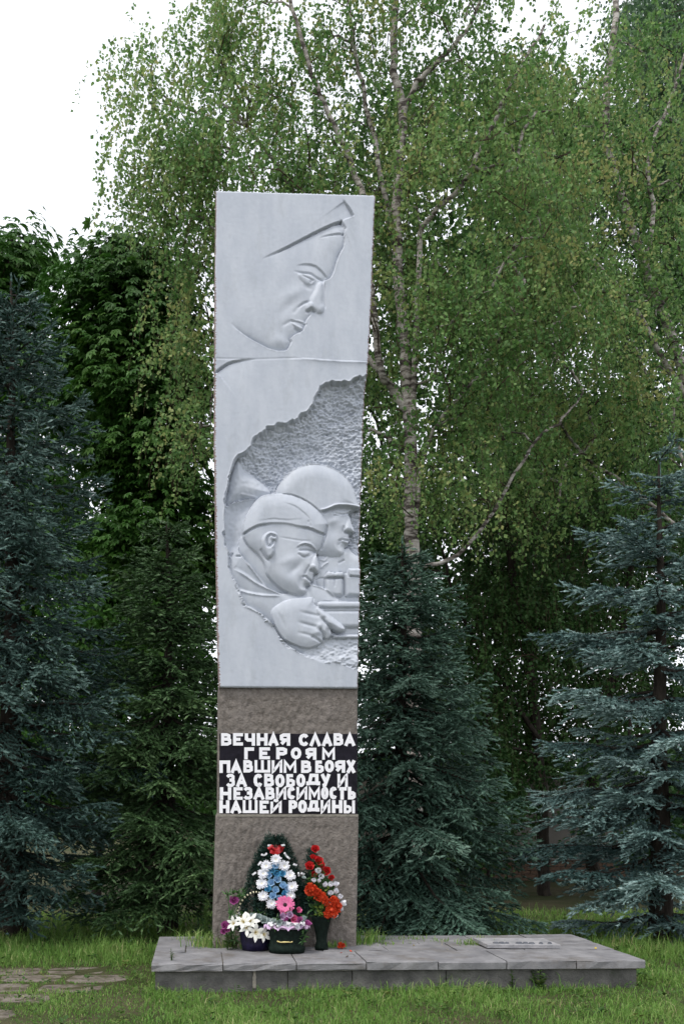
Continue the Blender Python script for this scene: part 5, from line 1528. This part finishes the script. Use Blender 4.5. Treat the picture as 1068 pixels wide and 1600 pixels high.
# --- basket with white lilies
lb = thing('lily_basket', gnd(400, 1489, PLZ), 'dark wrapped basket of white lilies with a beaded arched handle', 'basket')
c = gnd(399, 1484, PLZ)
b = MB(); b.lathe([(0.001, 0.002), (0.125, 0.002), (0.135, 0.06), (0.150, 0.14), (0.165, 0.22), (0.168, 0.235), (0.150, 0.235), (0.13, 0.20), (0.001, 0.19)], c, 22, 0, (1, 0.8))
bk = b.build('basket_body', [FM['violet']], lb, smooth=True)
YH = c[1]
arc = spline(np.array([at(x, y, YH) for x, y in ((369.5, 1440), (370, 1431), (373, 1416), (383.5, 1401), (397, 1394), (409, 1396.5), (416.5, 1406), (417, 1416), (414, 1428), (412.5, 1442))]), 6)
b = MB(); b.tube(arc, 0.0055, 6); hd = b.build('handle', [FM['basket']], lb, smooth=True)
for i in range(1, len(arc) - 2, 2):
    b = MB(); b.tube(np.array([arc[i] + (arc[i + 1] - arc[i]) * 0.1, arc[i + 1]]), 0.0105, 6); b.build('bead', [FM['cream']], hd, smooth=True)
for (x, y, r, f, dy) in ((366, 1443, 11, (-.6, -1, .3), 0.10), (381, 1442, 14, (-.2, -1, .5), 0.13), (391, 1440, 14, (.1, -1, .6), 0.12), (398.5, 1457, 14, (0, -1, .1), 0.17), (411, 1460, 12, (.4, -1, -.1), 0.16), (376, 1436, 11, (-.2, -.6, 1), 0.02), (386, 1450, 12, (-.1, -1, .2), 0.15)):
    put_flower('lily', x, y, YH - dy, r, [FM['lily'], FM['yellow']], lb, 'lily', f, 0.12, RFL)
for (x, y, r) in ((403, 1434, 8), (412, 1437, 8), (418, 1442, 8), (395, 1432, 7), (424, 1450, 8), (427, 1441, 8)):
    put_flower('rose', x, y, YH - 0.09, r, [FM['mint'], FM['green']], lb, 'pale_flower', (0, -1, 0.6), 0.3, RFL)
sprig(lb, 'leaves', [at(x, y, YH - 0.02) for x, y in ((370, 1437), (380, 1432), (392, 1430), (405, 1430), (414, 1436), (372, 1448), (378, 1455))], FM['green'], RFL, 12, 0.07, 0.02)

# --- pot with pink gerbera and lace frill
gp = thing('flower_pot', gnd(448, 1492, PLZ), 'black green pot of pink flowers with a lilac lace frill and gold braid', 'flower pot')
c = gnd(448, 1488, PLZ)
b = MB(); b.lathe([(0.001, 0.002), (0.165, 0.002), (0.172, 0.05), (0.160, 0.06), (0.158, 0.13), (0.172, 0.21), (0.175, 0.225), (0.155, 0.225), (0.14, 0.19), (0.001, 0.18)], c, 24, 0, (1, 0.72))
b.build('pot_body', [FM['basket']], gp, smooth=True)
YG = c[1]
b = MB(); a = np.linspace(math.pi * 1.30, math.pi * 1.58, 9)
b.tube(np.stack([c[0] + 0.167 * np.cos(a), c[1] + 0.168 * 0.72 * np.sin(a), c[2] + 0.112 + RFL.uniform(-0.005, 0.005, 9)], -1), RFL.uniform(0.004, 0.009, 9), 6); b.build('gold_braid', [FM['gold']], gp, smooth=True)
b = MB()
for (z0, r0, r1, mi) in ((0.225, 0.165, 0.215, 0), (0.245, 0.14, 0.18, 1)):
    n = 72; a = np.linspace(0, 2 * math.pi, n, endpoint=False)
    fr = 0.016 * np.sin(a * 13) + 0.008 * np.sin(a * 29)
    V = np.concatenate([np.stack([c[0] + r0 * np.cos(a), c[1] + r0 * 0.72 * np.sin(a), c[2] + z0 + 0 * a], -1), np.stack([c[0] + (r0 + r1) / 2 * np.cos(a), c[1] + (r0 + r1) / 2 * 0.72 * np.sin(a), c[2] + z0 + 0.030 + fr * 0.6], -1),
                        np.stack([c[0] + r1 * np.cos(a), c[1] + r1 * 0.72 * np.sin(a), c[2] + z0 + 0.012 + fr], -1)])
    b.add(V, [[k * n + i, k * n + (i + 1) % n, (k + 1) * n + (i + 1) % n, (k + 1) * n + i] for k in range(2) for i in range(n)], mi)
b.build('lace_frill', [FM['lilac'], FM['wribbon']], gp, smooth=True)
put_flower('gerbera', 445, 1414, YG - 0.06, 13, [FM['pink'], FM['dark']], gp, 'gerbera', (0, -1, .25), 0.05, RFL)
for (x, y, r, m) in ((447, 1437, 7, 'magenta'), (459, 1436, 8, 'pink'), (468, 1438, 7, 'magenta'), (480, 1444, 8, 'magenta'), (441, 1432, 7, 'lilac'), (453, 1430, 7, 'lilac'), (466, 1422, 6, 'pink'), (476, 1436, 6, 'mint'), (436, 1441, 6, 'mint'), (456, 1446, 5, 'white'), (464, 1448, 5, 'white'), (443, 1443, 5, 'white')):
    put_flower('rose', x, y, YG - 0.14 + 0.03 * RFL.random(), r, [FM[m], FM['green']], gp, 'small_flower', (0, -1, .4), 0.3, RFL)
b = MB(); b.tube(np.array([at(445, 1416, YG - 0.04), at(446, 1440, YG)]), 0.005, 5); b.build('stem', [FM['green']], gp)
sprig(gp, 'leaves', [at(x, y, YG - 0.10) for x, y in ((432, 1434), (452, 1424), (470, 1430), (474, 1452), (476, 1462), (473, 1470), (430, 1448), (480, 1430))], FM['green'], RFL, 9, 0.055, 0.014, -0.2)

# --- vase with red roses, white tulips and orange carnations
vs = thing('flower_vase', gnd(502, 1487, PLZ), 'dark flared vase of red roses, white buds and orange carnations', 'vase')
c = gnd(502, 1484, PLZ); YV = c[1]
b = MB(); b.lathe([(0.001, 0.002), (0.062, 0.002), (0.066, 0.03), (0.050, 0.08), (0.056, 0.14), (0.078, 0.24), (0.096, 0.31), (0.098, 0.32), (0.085, 0.32), (0.06, 0.25), (0.001, 0.24)], c, 20)
b.build('vase_body', [FM['basket']], vs, smooth=True)
stems = MB()
def vstem(x, y, Y):
    p0 = np.array([c[0] + RFL.normal(0, .02), YV + RFL.normal(0, .015), PLZ + 0.26]); p1 = at(x, y, Y)
    stems.tube(spline(np.array([p0, p0 * .5 + p1 * .5 + np.array([0, 0, 0.03]), p1]), 4), 0.004, 4)
for (x, y, r) in ((492, 1327, 8), (497, 1345.5, 9), (483, 1354, 9), (510.5, 1361, 9), (503, 1353, 7), (489, 1340, 6.5), (490, 1366, 6), (518, 1372, 6)):
    vstem(x, y, YV); put_flower('rose', x, y, YV - 0.02, r, [FM['red'], FM['green']], vs, 'red_rose', (0, -1, .5), 0.3, RFL)
for (x, y, r) in ((497.5, 1362.5, 6), (504, 1370.5, 6), (498, 1377, 4.5), (514, 1383, 6), (523, 1382, 6), (514, 1396, 6), (524, 1394, 6), (534, 1411, 7), (525, 1432, 5), (514, 1408, 5), (508, 1412, 4.5), (507, 1384, 5.5), (529, 1400, 5.5), (492, 1376, 5), (531, 1420, 5)):
    vstem(x, y, YV - .04); put_flower('tulip', x, y, YV - 0.06, r * 1.15, [FM['white'], FM['green']], vs, 'white_bud', ((x - 505) * 0.03, -.7, .5), 0.3, RFL)
for (x, y, r) in ((486, 1390, 10.5), (494, 1396, 9), (502, 1402, 9.5), (521.5, 1408, 8.5), (519, 1424, 11.5), (513, 1428, 8), (509, 1409, 6.5), (527, 1416, 7)):
    vstem(x, y, YV - .06); put_flower('carnation', x, y, YV - 0.10, r, [FM['orange'], FM['green']], vs, 'carnation', (0, -1, .4), 0.25, RFL)
put_flower('rose', 474, 1372, YV - 0.02, 4, [FM['mint'], FM['green']], vs, 'small_flower', (0, -1, .4), 0.25, RFL)
stems.build('stems', [FM['green']], vs)['kind'] = 'stuff'
sprig(vs, 'leaves', [at(x, y, YV - 0.03) for x, y in ((496, 1352), (504, 1366), (510, 1378), (518, 1388), (508, 1392), (498, 1385), (512, 1416), (506, 1420), (498, 1412), (490, 1405), (488, 1372), (500, 1430), (511, 1434), (490, 1420), (482, 1404), (484, 1380))], FM['green'], RFL, 16, 0.07, 0.022, 0.3)
sprig(vs, 'lime_leaves', [at(x, y, YV - 0.08) for x, y in ((497, 1418), (500, 1424), (496, 1428), (503, 1414), (512, 1389))], FM['lime'], RFL, 6, 0.05, 0.02, 0.1)
SP = np.array([at(484 + rng.uniform(-.35, 1) * (4 + (y - 1318) * 0.40), y, YV + 0.05 + rng.normal(0, .02)) for y in 1318 + 112 * np.sqrt(rng.random(300))])
V, F, R_ = needles(SP, unit(rng.normal(0, .5, SP.shape) + [-.1, -.3, .7]), np.full(len(SP), .35), rng, 12, 0.03, (0.022, 0.04), 0.006, 0.004, 0.9, 0)
link('fir_sprig', mesh_np('fir_sprig', V, F, [FM['fir']], None, {'rnd': R_}), vs)

# --- bunch with magenta flowers at the stele's left foot
mb = thing('flower_bunch', gnd(356, 1480, PLZ), 'sparse leafy bunch with magenta flowers at the stele foot', 'flowers')
YM = 9.66
for (x, y, r) in ((365, 1407, 9), (351, 1446, 8), (354, 1452, 7), (349, 1455, 6)):
    put_flower('rose', x, y, YM, r, [FM['magenta'], FM['green']], mb, 'magenta_flower', (0, -1, .3), 0.3, RFL)
for (x, y) in ((365, 1407), (351, 1446), (372, 1396), (380, 1394), (356, 1399)):
    b = MB(); b.tube(spline(np.array([gnd(362 + RFL.normal(0, 2), 1479, PLZ), at(361, 1450, YM), at(x, y, YM + 0.01)]), 4), 0.004, 4); b.build('stem', [FM['green']], mb)
sprig(mb, 'leaves', [at(x, y, YM) for x, y in ((372, 1396), (380, 1394), (356, 1399), (364, 1398), (376, 1402), (360, 1430), (364, 1450), (357, 1462), (366, 1468))], FM['green'], RFL, 12, 0.075, 0.016, 0.25)

# --- fallen flower and petals on the plinth
ff = thing('fallen_flower', gnd(532, 1482, PLZ), 'single red flower lying loose on the plinth slab', 'flower')
put_flower('carnation', 532.5, 1478, gnd(532, 1483, PLZ)[1], 6.5, [FM['orange'], FM['green']], ff, 'bloom', (0, -.6, .8), 0.1, RFL)
b = MB(); p = gnd(532, 1483, PLZ); b.tube(np.array([p + [0, 0, .012], p + [.06, .03, .006]]), 0.003, 5); b.build('stem', [FM['green']], ff)
for k, (x, y) in enumerate(((531, 1489.5), (549, 1487.5), (556, 1494), (540, 1496), (646, 1478), (700, 1484), (930, 1483))):
    p = gnd(x, y, PLZ)
    b = MB(); petal_ring(b, 1, 0.0, 0.03, 0.022, 10, 30, 0, RFL.uniform(0, 6))
    V = np.concatenate(b.v) + p + [0, 0, 0.005]
    b2 = MB(); b2.add(V, b.f[4][0]); b2.add(V - [0, 0, 0.002], b.f[4][0][:, ::-1])
    o = b2.build('fallen_petal', [FM['orange'] if k < 2 else M['twig'] if k < 4 else FM['yellow']])
    tag(o, ('orange petal lying just below the fallen red flower', 'orange petal lying beside the grass tuft near the fallen flower', 'brown withered petal on the cracked plinth joint', 'brown withered petal on the front plinth edge',
            'yellow fallen leaf among the grass tufts of the plinth', 'yellow fallen leaf on the slab left of the stone plaque', 'yellow fallen leaf on the end slab right of the stone plaque')[k], 'leaf' if k > 3 else 'petal')
